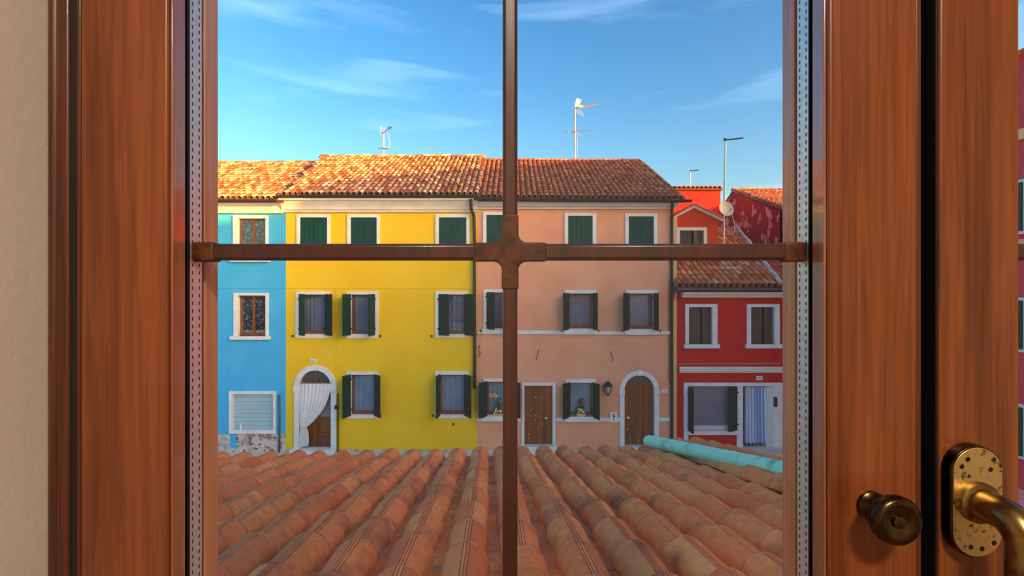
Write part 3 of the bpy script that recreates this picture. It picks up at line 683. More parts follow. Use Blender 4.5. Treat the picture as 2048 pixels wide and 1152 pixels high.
MB().box(FX(585), FX(674), D-.25, D+.2, 0, FZ(896)).build('door_step', M['stone'], yel, bevel=.01)
# panelled door with fanlight
dr = MB().box(FX(600), FX(662), D+.14, D+.19, FZ(896), FZ(768)).build('door', M['door_wood'], yel)
for a, b, c, d in ((603, 629, 772, 838), (634, 660, 772, 838), (603, 629, 846, 870), (634, 660, 846, 870), (603, 629, 876, 893), (634, 660, 876, 893)):
    fb = frame_boxes(FX(a+2), FX(b-2), FZ(d-2), FZ(c+2), FX(a), FX(b), FZ(d), FZ(c), D+.115, D+.14); fb.build('panel_moulding', M['door_wood'], dr)
    if c == 772:
        MB().box(FX(a+2), FX(b-2), D+.13, D+.139, FZ(d-2), FZ(c+2)).build('door_glass', M['door_glass'], dr)
        g = MB()
        for i in range(1, 5): g.box(FX(a+2+(b-a-4)*i/5)-.006, FX(a+2+(b-a-4)*i/5)+.006, D+.12, D+.13, FZ(d-2), FZ(c+2))
        for i in range(1, 13): g.box(FX(a+2), FX(b-2), D+.12, D+.13, FZ(c+2+(d-c-4)*i/13)-.006, FZ(c+2+(d-c-4)*i/13)+.006)
        g.build('door_grille', M['pole'], dr)
MB().box(FX(630.2), FX(632.2), D+.10, D+.14, FZ(896), FZ(768)).build('meeting_stile', M['door_wood'], dr)
def fanlight(root, cx, ri, pspring, pbot, y, bars=(60, 90, 120)):
    X = FX(cx, y); k = y/F; r = ri*k; z0 = FZ(pbot, y); zs = FZ(pspring, y); n = 18
    m = MB(); ro = [(X+r*math.cos(t), zs+r*math.sin(t)) for t in [math.pi*i/n for i in range(n+1)]]
    q = r-.09; rin = [(X+q*math.cos(t), zs+q*math.sin(t)) for t in [math.pi*i/n for i in range(n+1)]]
    for i in range(n): m.prism([rin[i], ro[i], ro[i+1], rin[i+1]], y+.10, y+.17)
    m.box(X-r, X+r, y+.09, y+.18, z0-.03, z0+.04)
    f = m.build('fanlight', M['frame_brown'], root)
    MB().prism([(X+r*math.cos(t), zs+r*math.sin(t)) for t in [math.pi*i/n for i in range(n+1)]], y+.13, y+.136).build('pane', M['pane'], f)
    for a in bars:
        t = math.radians(a); MB().tube([(X, y+.12, z0), (X+q*math.cos(t), y+.12, zs+q*math.sin(t))], .014, 6).build('bar', M['frame_brown'], f)
fanlight(yel, 631, 31.5, 768, 766, D)
number_plate(yel, 627, 721.5, 12, 7, '411')
cove(yel, 567, 955, [(0, 398), (.38, 398), (.38, 403.5), (.31, 404), (.29, 406), (.20, 411), (.15, 416), (.13, 420), (.09, 420.5), (.07, 425), (0, 425)], M['cornice'])
gutter(yel, FX(565), FX(956), YE-.02, FZ(391, YE), .08, M['metal_dark'])
far_roof(yel, FX(565, YE), FX(955, YE), YE, FZ(389, YE), YR, FZ(313.5, YR), .183, M['far_tile'], xlt=-8.0, xrt=-1.17, limit=290)
MB().tube([PX(941, 398, YE), PX(942, 412, D-.28), PX(943, 420, D-.2), PX(948, 433, D-.09), PX(949, 470, D-.09), PX(949, 560, D-.09), PX(949.5, 777, D-.09)], .052, 10).build('downpipe', M['metal_dark'], yel, True, angle=50)
for py in (480, 580, 668, 760): MB().tube([PX(945, py, D-.16), PX(954, py, D-.16)], .012, 6).build('pipe_clip', M['metal_grey'], yel)
band(yel, 'plinth', 674, 954, 899, 907, .05, M['plinth']); band(yel, 'plinth', 573, 586, 899, 907, .05, M['plinth'])
MB().tube([PX(676, 787, D-.07), PX(676, 905, D-.07)], .022, 8).build('iron_rod', M['iron'], yel); MB().box(FX(671), FX(677), D-.09, D, FZ(817), FZ(810)).build('rod_bracket', M['iron'], yel)
MB().tube([PX(673, 577, D-.012), PX(673, 744, D-.012)], .007, 6).build('cable', M['yellow'], yel)
MB().tube([PX(573, 576, D-.008), PX(946, 577, D-.008)], .007, 6).build('cable', M['yellow'], yel); MB().tube([PX(300, 576, D-.008), PX(571, 577, D-.008)], .007, 6).build('cable', M['blue'], blue)
# chimney stub on the yellow ridge
ch = MB().box(FX(859, YR), FX(885, YR), YR+.1, YR+.6, FZ(325, YR), FZ(310, YR)).build('chimney', M['far_tile'], yel)
for k in range(6): MB().box(FX(858+k*4.7, YR), FX(862+k*4.7, YR), YR+.05, YR+.65, FZ(310, YR), FZ(307.5-random.random(), YR)).build('brick', M['far_tile'], ch)
# ---- pink house
pink = thing('pink_house', (FX(1150), D, 0), 'salmon pink terraced house with white string courses and green shutters', 'house')
P_up = [((973, 1023, 430, 512), (966, 1030, 424, 518)), ((1136, 1185, 432, 512), (1129, 1192, 426, 518)), ((1257, 1307, 433, 512), (1250, 1314, 427, 518))]
P_mid = [((974, 1023, 585, 656), (967, 1030, 579, 662)), ((1137, 1186, 587, 657), (1130, 1192, 580, 663)), ((1257, 1307, 587, 658), (1251, 1314, 580, 664))]
P_low = [((974, 1022, 763, 830), (967, 1030, 757, 836)), ((1139, 1185, 765, 832), (1132, 1192, 758, 837))]
holes = [ex(o[0]) for o in P_up+P_mid+P_low]+[(1048, 1106, 770, 893), (1248, 1309, 749, 893)]
front(pink, 'wall', 954, 1345, 400, 905, holes, M['pink'], D+8, arches=[(FX(1278.5), FZ(779.5), 30.5/62)])
for o in P_up: window(pink, o[0], o[1], 'closed')
for o, s in zip(P_mid, ([('L', 989), ('R', 1008)], [('L', 1127), ('R', 1195)], [('L', 1247), ('R', 1317)])): window(pink, o[0], o[1], 'curtain', shutters=s)
for o, s in zip(P_low, ([('L', 958), ('R', 1040)], [('L', 1126), ('R', 1199)])): window(pink, o[0], o[1], 'curtain', shutters=s)
for p in ((1124, 661), (1197, 661), (1244, 661), (1320, 661), (961, 661)): dog(pink, *p)
band(pink, 'string_course', 955, 1128, 661, 668, .05, M['stone']); band(pink, 'string_course', 1128, 1346, 662, 669, .05, M['stone'])
for a, b in ((955, 1042), (1112, 1240), (1318, 1346)): band(pink, 'string_course', a, b, 835, 842, .05, M['stone'])
for o in P_mid+P_low: band(pink, 'window_ledge', o[1][0]-2, o[1][1]+2, o[1][3]-5, o[1][3]+5, .12, M['stone'])
cornice(pink, 955, 1352, [(402, 406, .36), (406, 409, .30), (409, 411.5, .24), (411.5, 414, .18), (414, 418.5, .08)], M['cornice'])
pg = gutter(pink, FX(950), FX(1374), YE-.02, FZ(397.5, YE), .08, M['metal_dark'], drop=.011)
far_roof(pink, FX(955, YE), 5.48, YE, FZ(395.5, YE), YR, FZ(321.5, YR), .184, M['pink_tile'], xlt=-1.2, limit=290, drop=.006)
frame_boxes(FX(1049), FX(1105), FZ(890), FZ(771), FX(1043), FX(1111), FZ(890), FZ(765), D-.05, D+.12, False).build('door_surround', M['stone'], pink, bevel=.008)
def plank_door(root, a, b, c, d, n, knob, y=D):
    o = MB().box(FX(a), FX(b), y+.10, y+.14, FZ(d), FZ(c)).build('door', M['door_wood'], root)
    for k in range(n):
        MB().box(FX(a+(b-a)*k/n)+.005, FX(a+(b-a)*(k+1)/n)-.005, y+.085+.004*(k % 2), y+.10, FZ(d)+.01, FZ(c)-.01).build('plank', M['door_wood'], o)
    MB().lathe([(.03, 0), (.018, .01), (.018, .035), (.042, .05), (.042, .065), (.02, .075), (0, .076)], (FX(knob[0]), y+.085, FZ(knob[1])), (0, -1, 0), 14).build('knob', M['steel_knob'], o, True, angle=50)
    return o
random.seed(12)
d1 = plank_door(pink, 1049, 1105, 771, 890, 4, (1092, 837)); d2 = plank_door(pink, 1248, 1308, 769, 890, 6, (1257, 836.5))
for dd, (xa, xb, ya, yb), nn in ((d1, (1055, 1098, 790, 885), 16), (d2, (1254, 1303, 812, 884), 9)):   # worn flakes in the varnish
    for k in range(nn):
        px, py = random.uniform(xa, xb), random.uniform(ya, yb); h = random.uniform(2, 7); wd = random.uniform(.5, 1.3)
        MB().prism([(FX(px), FZ(py)), (FX(px+wd), FZ(py+h*.4)), (FX(px+wd*.4), FZ(py+h)), (FX(px-wd*.6), FZ(py+h*.5))], D+.0815, D+.086).build('worn_flake', M['amber'], dd)
MB().box(FX(1041), FX(1113), D-.22, D+.14, 0, FZ(890)).build('door_step', M['stone'], pink, bevel=.01)
arch_surround(pink, 1278.5, 30, 39, 780, 893, cap=9)
MB().prism([(FX(1274), FZ(739)), (FX(1283), FZ(739)), (FX(1282), FZ(751)), (FX(1275), FZ(751))], D-.08, D).build('keystone', M['stone'], pink, bevel=.006)
fanlight(pink, 1278.5, 30, 778, 769, D, bars=())
MB().box(FX(1240), FX(1318), D-.22, D+.14, 0, FZ(891)).build('door_step', M['stone'], pink, bevel=.01)
number_plate(pink, 1329, 782, 11, 6.5, '43')
band(pink, 'meter_box', 1219, 1233, 824, 843, .10, M['white_card'])
mbx = bpy.data.objects[-1] if False else None
fm = MB(); fm.box(FX(1225.3), FX(1226.6), D-.106, D-.1, FZ(840.5), FZ(828)); fm.box(FX(1222.5), FX(1229), D-.106, D-.1, FZ(828.8), FZ(827)); fm.box(FX(1226.6), FX(1229.2), D-.106, D-.1, FZ(832.5), FZ(830)); fm.build('meter_symbol', M['ink'], pink)
for pts in ([(1077, 700), (1075, 709), (1073, 719)], [(1221, 702), (1223.5, 711), (1227, 722)], [(960, 690), (957, 700), (961, 706), (956, 714)]): anchor_tie(pink, pts)
band(pink, 'corner_strip', 1346, 1353, 440, 895, .03, M['amber'], back=2.0)
MB().tube([PX(1345, 405, YE), PX(1344, 418, D-.2), PX(1343.5, 432, D-.09), PX(1343.5, 890, D-.09)], .048, 10).build('downpipe', M['metal_dark'], pink, True, angle=50)
MB().tube([PX(1338, 560, D-.03), PX(1338, 760, D-.03), PX(1341, 768, D-.03), PX(1342, 780, D-.03)], .012, 6).build('cable', M['rust'], pink)
band(pink, 'plinth', 954, 1043, 899, 907, .05, M['plinth']); band(pink, 'plinth', 1111, 1240, 897, 907, .05, M['plinth']); band(pink, 'plinth', 1318, 1346, 897, 907, .05, M['plinth'])
# ---- red house
red = thing('red_house', (FX(1455), D, 0), 'low crimson house with white window surrounds and an orange tiled roof', 'house')
R_up = [((1377, 1424, 614, 688), (1370, 1434, 608, 690)), ((1501, 1548, 614, 688), (1493, 1558, 608, 690))]
holes = [ex(o[0]) for o in R_up]+[(1375, 1473, 771, 862), (1484, 1546, 771, 896)]
front(red, 'wall', 1353, 1566, 578, 905, holes, M['red'], D+4.4)
for o in R_up: window(red, o[0], o[1], 'ajar', sill=(o[1][0]-3, o[1][1]+3, 688, 696), shut=M['grey_shutter'])
rs = MB().box(FX(1367), FX(1376), D-.05, D+.14, FZ(895), FZ(765)).box(FX(1473), FX(1485), D-.05, D+.14, FZ(895), FZ(765)).box(FX(1545), FX(1566), D-.05, D+.14, FZ(897), FZ(765)).box(FX(1376), FX(1473), D-.05, D+.14, FZ(772), FZ(765)).box(FX(1485), FX(1545), D-.05, D+.14, FZ(772), FZ(765))
rs.build('shopfront_surround', M['stone'], red, bevel=.008)
MB().box(FX(1374), FX(1477), D-.12, D+.12, FZ(868), FZ(860)).build('window_ledge', M['stone'], red, bevel=.008)
rb = MB().box(FX(1376), FX(1473), D+.11, D+.13, FZ(860), FZ(772)).build('roller_blind', M['roller'], red)
for k in range(17):
    z0 = FZ(853)+(FZ(774)-FZ(853))*k/17
    MB().box(FX(1385), FX(1459), D+.09, D+.11, z0+.004, z0+(FZ(774)-FZ(853))/17-.004).build('blind_slat', M['roller'], rb)
band(red, 'blind_box', 1384, 1462, 852, 860, -.02, M['cornice'], back=.11)
for hp, tg, sd in ((1376, 1387, 'L'), (1473, 1457, 'R')): shutter(red, hp, tg, 773, 861, .36, sd, M['deep_green'])
cornice(red, 1358, 1566, [(733, 737, .10), (737, 741, .16), (741, 745, .08)], M['cornice'], name='string_course')
cornice(red, 1362, 1574, [(584, 588, .3), (588, 591, .22), (591, 595, .14)], M['cornice'])
MB().tube([PX(1353, 728, D-.03), PX(1560, 727, D-.03), PX(1560, 640, D-.03)], .011, 6).build('cable', M['cable'], red)
MB().tube([PX(1353, 598, D-.02), PX(1566, 599, D-.02)], .010, 6).build('cable', M['red'], red)
number_plate(red, 1518.5, 756, 12.5, 8, '373')
MB().box(FX(1545), FX(1550), D-.16, D-.05, FZ(812), FZ(793)).build('letterbox', M['bin_green'], red, bevel=.01)
MB().box(FX(1478), FX(1566), D-.7, D+1.2, 0, FZ(894)).build('door_step', M['paving'], red)
MB().box(FX(1534), FX(1545), D+.02, D+.9, .02, FZ(772)).build('door_reveal', M['pale'], red)
gutter(red, FX(1352, YE), FX(1574, YE), YE-.03, FZ(576, YE), .085, M['metal_grey'])
YRR = 20.6
def red_skip(x, t):                               # the dormer stands here
    yy = YE+(YRR-YE)*t
    return x < 7.25 and yy > 17.75
RR = far_roof(red, FX(1354, YE), FX(1562, YE), YE, FZ(571.5, YE), YRR, FZ(571.5, YE)+.49*(YRR-YE), .2, M['red_tile'], xrt=9.25, limit=290, skip=red_skip, ridge=False, rear=.7)
MB().tube([PX(1352, 560, YE+.1), PX(1350, 572, YE), PX(1347, 590, D-.1), PX(1346, 600, D-.1)], .04, 8).build('gutter_spout', M['metal_grey'], red)
pv = lambda t, x: Vector((x, YE+(YRR-YE)*t, FZ(571.5, YE)+.49*(YRR-YE)*t+.07))
xr0 = FX(1562, YE)
MB().tube([pv(t/10, xr0+(9.25-xr0)*t/10)+Vector((0, 0, .03*math.sin(t*2.1))) for t in range(11)], .075, 8).build('verge_mortar', M['plinth'], red, True)
# dormer
DY = 17.7
dm = MB()
fx = lambda p: FX(p, DY); fz = lambda p: FZ(p, DY)
ow = ((1359, 1407, 461, 512), (1353, 1413, 455, 518))
dwall = front(red, 'dormer', 1352, 1437, 437, 545, [ex(ow[0])], M['orange_red'], DY+3, y=DY)
MB().prism([(fx(1352), fz(437)), (fx(1437), fz(437)), (fx(1387), fz(413))], DY, DY+3).build('gable', M['orange_red'], dwall)
MB().box(fx(1347), fx(1354), DY-.03, DY+.02, fz(530), fz(431)).build('corner_strip', M['amber'], dwall)
for a, b in (((1346, 433), (1387, 411)), ((1387, 411), (1443, 438))):
    A, B = PX(a[0], a[1], DY), PX(b[0], b[1], DY)
    MB().obox(A+Vector((0, -.12, -.09)), B-A, (0, .12, 0), (0, 0, .09)).build('verge_board', M['cornice'], dwall)
    MB().obox(A+Vector((0, -.2, 0)), B-A, (0, 3.2, 0), (0, 0, .05)).build('dormer_roof', M['red_tile'], dwall)
window(red, ow[0], ow[1], 'ajar', shut=M['grey_shutter'], y=DY)
MB().tube([PX(1344, 432, DY-.15), PX(1358, 424, DY-.15), PX(1386, 409, DY-.15)], .03, 8).build('gutter', M['metal_dark'], dwall)
# ---- white neighbour
wh = thing('white_house', (FX(1650), D, 0), 'white plastered house beside the crimson house', 'house')
Wo = [((1610, 1657, 614, 688), (1603, 1664, 608, 694)), ((1690, 1737, 614, 688), (1683, 1744, 608, 694)), ((1690, 1737, 772, 850), (1683, 1744, 766, 856))]
front(wh, 'wall', 1574, 1770, 578, 905, [ex(o[0]) for o in Wo], M['pale'], D+2.6)
for o in Wo: window(wh, o[0], o[1], 'closed')
band(wh, 'pilaster', 1566, 1574, 594, 896, .06, M['stone'], back=.3)
MB().tube([PX(1571, 600, D-.12), PX(1571, 893, D-.12)], .03, 8).build('downpipe', M['pole'], wh)
MB().box(FX(1592), FX(1660), D-.05, D, 0, FZ(770)).build('door_panel', M['door_wood'], wh)
gutter(wh, FX(1574, YE), FX(1770, YE), YE-.03, FZ(576, YE), .085, M['metal_grey'])
far_roof(wh, FX(1563, YE), FX(1770, YE), YE, FZ(571.5, YE), YE+2.95, FZ(571.5, YE)+.46*2.95, .21, M['white_tile'], limit=200, ridge=True, rear=.1)
# ---- houses behind
bk = thing('back_house', (8, 21.5, 0), 'red house wall with a tiled coping rising behind the dormer', 'house')
by = 21.5
MB().box(FX(1325, by), FX(1441, by), by, by+3, 0, FZ(381, by)).build('wall', M['red'], bk)
cp = MB().box(FX(1325, by)-.05, FX(1441, by)+.05, by-.1, by+3, FZ(381, by), FZ(377, by)).build('coping', M['deck'], bk)
cm = tile_mesh('coping_tile', .5, .2, .17, .1, .09, .014, M['red_tile'])
for k in range(13):
    place(cm, 'coping_tile', cp, Matrix.Translation((FX(1330, by)+k*.19, by-.15, FZ(377.5, by))) @ Matrix.Rotation(.12, 4, 'X'))
rh = thing('gable_house', (12, 20, 0), 'house with a peeling crimson gable wall and orange tiled roof behind the dish', 'house')
gx, g0, g1 = 10.3, 19.0, 23.2
ze, zr = EYE+3.02, EYE+4.55
MB().add([(gx, g0, 0), (gx, g1+4.2, 0), (gx, g1+4.2, ze), (gx, g1, zr), (gx, g0, ze)], [(4, 3, 2, 1, 0)]).build('gable_wall', M['peeled_red'], rh)
MB().box(gx, 18, g0, g0+.2, 0, ze).build('wall', M['red'], rh)
far_roof(rh, gx-.08, 17, g0-.25, ze-.05, g1, zr, .2, M['red_tile'], limit=200)
MB().tube([(gx-.02, g0-.1, ze-.1), (gx-.02, g0-.1, 0)], .05, 8).build('downpipe', M['cornice'], rh)
gutter(rh, gx-.1, 17, g0-.3, ze-.08, .07, M['metal_grey'])
XC = 13.4
def corner_house(name, label, y0, y1, top, mat, bands, wins):
    """house standing side on to the street on the sun side; its long wall faces -x at x = XC"""
    ro = thing(name, (XC, (y0+y1)/2, 0), label, 'house')
    MB().box(XC, XC+4.8, y0, y1, 0, EYE+top).build('wall', mat, ro)
    for z in bands: MB().box(XC-.06, XC, y0, y1, EYE+z, EYE+z+.28).build('string_course', M['amber'], ro)
    for z in wins:
        y = y0+1.5
        while y < y1-1:
            fo = MB().box(XC-.06, XC, y-.55, y+.55, EYE+z-.08, EYE+z+1.35).build('window', M['stone'], ro)
            for q in (-1, 1): MB().box(XC-.1, XC-.05, y+(.02 if q > 0 else -.45), y+(.45 if q > 0 else -.02), EYE+z, EYE+z+1.27).build('shutter', M['green'], fo)
            y += 2.6
    e = EYE+top-.05; a, b = y0-.1, y1+.1
    MB().add([(XC-.3, a, e), (XC-.3, b, e), (XC+2.4, b, e+1.15), (XC+2.4, a, e+1.15), (XC+5.1, b, e), (XC+5.1, a, e)], [(0, 3, 2, 1), (3, 5, 4, 2), (0, 5, 3), (1, 2, 4), (0, 1, 4, 5)]).build('roof', M['red_tile'], ro)
corner_house('rose_house', 'rose red house standing side on at the street corner', 4.2, 14.7, 6.2, M['rose'], (3.9, 1.0), (1.5, -1.6, -4.4))
corner_house('ochre_shade_house', 'unseen lower amber house added for its shade beside the rose red corner house', -9, 4.0, 5.1, M['amber'], (1.0,), (1.5, -1.6, -4.4))  # added out of view so that its shadow covers the blue front

# ------------------------------------------------------------------ the near roof below the window
nroof = thing('near_roof', (0, 3, 3.2), 'terracotta tiled roof sloping away right below the window', 'roof')
dv = Vector((-.047, 1, -.2)); dn = dv.normalized(); ey = -dn
exv = Vector((1, .047, 0)).normalized(); ez = exv.cross(ey).normalized()
if ez.z < 0: ez = -ez
exv = ey.cross(ez).normalized()
RM = Matrix((exv, ey, ez)).transposed().to_4x4()
SPN, CRN = .232, .38
def npt(X, z, up=0.0):     # base of the covers: X is the row position at z = 5.3, measured along the row
    q = Vector((X, 5.3, EYE-(.64+.2*5.3))) + dv*(z-5.3)
    return q+ez*(up-.088)
def edge(X): return 5.36+.15*(X+.34)+(.25 if X > 1.7 else 0)
cov = tile_mesh('cover_tile', CRN+.075, .194, .158, .094, .074, .013, M['near_tile'], ribs=True, rim=M['tile_rim'], dirt=M['tile_groove'])
cov2 = tile_mesh('cover_tile', CRN+.075, .196, .160, .092, .076, .013, M['near_tile'], 12, rim=M['tile_rim'], dirt=M['tile_groove'])
npan = tile_mesh('pan_tile', CRN+.075, .160, .195, .040, .050, .012, M['near_pan'], 8)
dk = MB(); XL, XR = -4.6, 2.42
a, b = npt(XL, .58, -.09), npt(XR, .58, -.09); c, d = npt(XR, edge(XR)-.05, -.09), npt(XL, edge(XL)-.05, -.09)
dz = Vector((0, 0, -.12))
dk.add([a, b, c, d, a+dz, b+dz, c+dz, d+dz], [(0,1,2,3),(7,6,5,4),(0,4,5,1),(1,5,6,2),(2,6,7,3),(3,7,4,0)])
deck = dk.build('roof_deck', M['deck'], nroof)
random.seed(21)
rest = MB(); prest = MB(); nc = npn = 0
def in_view(p, m=60):
    if p.y < .6: return False
    x = 1024+F*p.x/p.y; y = 576-F*(p.z-EYE)/p.y
    return 440-m < x < 1575+m and y < 1152+m
for k in range(-18, 12):
    X = -.34+SPN*k; E = edge(X)
    off = random.uniform(-.19, .19); j = 0
    while True:
        z = E+(off if j else max(-.06, min(.06, off)))-j*CRN     # lower end of this tile
        if z < 1.0: break
        jz = random.uniform(-.012, .012)
        p = npt(X+random.uniform(-.006, .006), z, random.uniform(-.003, .006)+(.055 if k >= 9 else 0))
        s = 1.0
        mtx = Matrix.Translation(p) @ RM @ Matrix.Rotation(jz, 4, 'Z') @ Matrix.Rotation(-.028+random.uniform(-.008, .008), 4, 'X') @ Matrix.Rotation(random.uniform(-.03, .03), 4, 'Y')
        plain = (k == 1 and j in (9, 10)) or (k == 4 and j == 7) or random.random() < .04
        mesh = cov2 if plain else cov
        if in_view(p+ez*.09) and nc < 300: place(mesh, 'cover_tile', nroof, mtx); nc += 1
        else: add_mesh(rest, mesh, mtx)
        q = npt(X-SPN/2+random.uniform(-.006, .006), z+random.uniform(-.05, .05)-.03, .022)
        m2 = Matrix.Translation(q) @ RM @ Matrix.Rotation(.03, 4, 'X') @ Matrix.Rotation(math.pi, 4, 'Y')
        if in_view(q) and abs(q.x) < .5*q.y*.62 and npn < 300: place(npan, 'pan_tile', nroof, m2); npn += 1
        else: add_mesh(prest, npan, m2)
        j += 1
tag(rest.build('outer_cover_tile', [M['near_tile'], M['tile_rim'], M['tile_groove']], nroof, True, angle=38), kind='stuff')
tag(prest.build('outer_pan_tile', M['near_pan'], nroof, True, angle=38), kind='stuff')
# walls of the low wing under that roof
wz = lambda X, z: npt(X, z, -.24).z
A, B, Cc, Dd = npt(XL+.1, .6, -.26), npt(XR-.1, .6, -.26), npt(XR-.1, edge(XR)-.35, -.26), npt(XL+.1, edge(XL)-.35, -.26)
gd = lambda v: Vector((v.x, v.y, 0))
tag(MB().add([A, B, Cc, Dd, gd(A), gd(B), gd(Cc), gd(Dd)], [(0,1,2,3),(7,6,5,4),(0,4,5,1),(1,5,6,2),(2,6,7,3),(3,7,4,0)]).build('wall_wing', M['cream']), 'cream walls of the low wing under the terracotta roof', 'house wall', kind='structure')
# teal pipe lying on the tiles
p0, p1 = PX(1297, 882, 5.62), PX(1570, 942, 3.50); pd = (p1-p0).normalized(); p2 = p1+pd*.9
tp = thing('teal_pipe', p0, 'teal enamelled metal pipe lying along the terracotta roof tiles', 'pipe')
MB().tube([p0, p0+pd*.02]+[p0.lerp(p2, t/8) for t in range(1, 9)], [.062, .066]+[.066]*8, 22, False).build('pipe_body', M['teal'], tp, True)
for q in (p0+pd*.02, p2-pd*.02): MB().tube([q-pd*.008, q+pd*.008], .060, 22).build('pipe_end', M['teal'], tp)
for t in (.22, .47, .72): MB().tube([p0.lerp(p1, t)-pd*.012, p0.lerp(p1, t)+pd*.012], .069, 22).build('pipe_joint', M['teal'], tp, True, angle=40)

# ------------------------------------------------------------------ things on and at the houses
def tied_curtain():
    t = thing('door_curtain', (FX(600), D-.05, FZ(897)), 'white cotton door curtain gathered to one side in the yellow doorway', 'curtain')
    rows = [(767, 600, 663), (780, 600, 661.5), (795, 600, 658), (810, 600, 652), (825, 600.2, 643), (838, 600.5, 632), (848, 601, 622), (853, 601.5, 615), (857, 601, 615.5), (866, 600.5, 618), (880, 600, 618.5), (891, 600, 617.5), (897, 600, 609)]
    n = 60; vs = []
    for r, (py, a, b) in enumerate(rows):
        for i in range(n+1):
            u = i/n; tight = max(.25, (b-a)/63)
            vs.append((FX(a+(b-a)*u), D-.06+.028*math.sin(u*52)*(.5+.5*tight)+.012*math.sin(u*17+r*.3), FZ(py+(0 if r < 12 else -5*u))))
    fs = [(j*(n+1)+i, (j+1)*(n+1)+i, (j+1)*(n+1)+i+1, j*(n+1)+i+1) for j in range(len(rows)-1) for i in range(n)]
    MB().add(vs, fs).build('cloth', M['curtain_white'], t, True)
    MB().tube([PX(598, 767, D-.06), PX(665, 767, D-.06)], .012, 8).build('curtain_rod', M['pole'], t)
    MB().tube([PX(600.5, 853.5, D-.1), PX(608, 854, D-.115), PX(616, 852, D-.1)], .014, 6).build('tie', M['curtain_white'], t)
tied_curtain()
def striped_curtain():
    t = thing('door_curtain', (FX(1518), D+.1, FZ(891)), 'blue and white striped door curtain in the crimson house doorway', 'curtain')
    m = MB(); n = 80; a, b = FX(1492), FX(1541); vs = []
    for j, py in enumerate((775, 815, 855, 880, 889)):
        for i in range(n+1):
            u = i/n; vs.append((a+(b-a)*u*(1+.012*(j-2)), D+.10+.035*math.sin(u*42+.2*j)+.015*math.sin(u*13), FZ(py)+(.03*math.sin(u*42) if j == 4 else 0)))
    m.v = vs
    for j in range(4):
        for i in range(n):
            m.f.append([j*(n+1)+i, (j+1)*(n+1)+i, (j+1)*(n+1)+i+1, j*(n+1)+i+1]); m.mi.append(1 if (i//5) % 2 else 0)
    m.build('cloth', [M['stripe_blue'], M['stripe_white']], t, True)
    MB().tube([PX(1486, 774, D+.1), PX(1545, 774, D+.1)], .012, 8).build('curtain_rod', M['pole'], t)
striped_curtain()
def lantern():
    t = thing('wall_lantern', PX(1216, 778, D-.2), 'black iron wall lantern with frosted glass on the pink house', 'lantern')
    c = PX(1216, 778, D-.2); k = D/F
    MB().lathe([(.075, -.14), (.12, .10)], c, (0, 0, 1), 6).build('lamp_glass', M['lamp_glass'], t)
    for i in range(6):
        q = math.pi*2*i/6; q0 = c+Vector((.08*math.cos(q), .08*math.sin(q), -.14)); q1 = c+Vector((.125*math.cos(q), .125*math.sin(q), .10)); MB().tube([q0, q1], .010, 5).build('cage_bar', M['iron'], t)
    MB().lathe([(.15, .09), (.155, .105), (.10, .17), (.05, .215), (.03, .235), (.012, .25), (0, .255)], c, (0, 0, 1), 8).build('cap', M['iron'], t)
    MB().lathe([(0, -.235), (.025, -.21), (.03, -.18), (.075, -.15), (.085, -.135)], c, (0, 0, 1), 8).build('finial', M['iron'], t)
    MB().tube([c+Vector((0, .2, .12)), c+Vector((0, .12, .16)), c+Vector((0, .05, .14))], .014, 6).build('bracket', M['iron'], t)
lantern()
def leaf_cloud(c, r, n, seed):
    random.seed(seed); m = MB()
    for i in range(n):
        d = Vector((random.gauss(0, 1), random.gauss(0, 1)*.6, random.gauss(0, 1))).normalized()*random.random()**.5
        p = c+Vector((d.x*r[0], d.y*r[1], d.z*r[2])); a = Vector((random.gauss(0, 1), random.gauss(0, 1), random.gauss(0, 1))).normalized(); b = a.orthogonal().normalized(); s = .03
        m.add([p-a*s, p+b*s*.5, p+a*s, p-b*s*.5], [(0, 1, 2, 3)])
    return m
def flower_pot(px0, px1, label, orange):
    cx = (px0+px1)/2; y = D-.02
    t = thing('flower_pot', (FX(cx), y, FZ(835)), label, 'flower pot', 'flower troughs on the pink house window ledges')
    a, b, z0, z1 = FX(px0), FX(px1), FZ(832), FZ(826)
    m = MB(); m.add([(a+.03, y-.08, z0), (b-.03, y-.08, z0), (b-.03, y+.08, z0), (a+.03, y+.08, z0), (a, y-.1, z1), (b, y-.1, z1), (b, y+.1, z1), (a, y+.1, z1)], [(3,2,1,0),(4,5,6,7),(0,1,5,4),(1,2,6,5),(2,3,7,6),(3,0,4,7)])
    m.build('trough', M['pot'], t, bevel=.006)
    tag(leaf_cloud(Vector((FX(cx), y, FZ(822))), (.17, .10, .10), 120, int(px0)).build('foliage', M['leaf'], t), kind='stuff')
    tag(leaf_cloud(Vector((FX(cx)+.03, y+.05, FZ(808))), (.12, .06, .22), 110, int(px0)+1).build('foliage', M['leaf'], t), kind='stuff')
    random.seed(int(px0))
    for i in range(9):
        p = Vector((FX(cx)+random.uniform(-.12, .12), y-random.uniform(.06, .13), FZ(821)+random.uniform(-.06, .07)))
        MB().lathe([(0, -.012), (.03, -.004), (.034, .004), (.016, .012), (0, .014)], p, (random.uniform(-.4, .4), -1, .6), 8).build('flower', M['petal_yellow'], t)
    if orange:
        MB().tube([(FX(cx)-.1, y, z1), (FX(cx)-.14, y, FZ(797))], .008, 5).build('stem', M['leaf'], t)
        for i in range(7):
            p = Vector((FX(cx-9)+random.uniform(-.1, .12), y-random.uniform(0, .1), FZ(791)+random.uniform(-.06, .06)))
            MB().lathe([(0, -.015), (.045, -.004), (.05, .006), (.02, .016), (0, .018)], p, (random.uniform(-.4, .4), -1, .4), 8).build('blossom', M['petal_orange'], t)
flower_pot(1152, 1171, 'peach trough of yellow flowers and a small bush on a ledge', False)
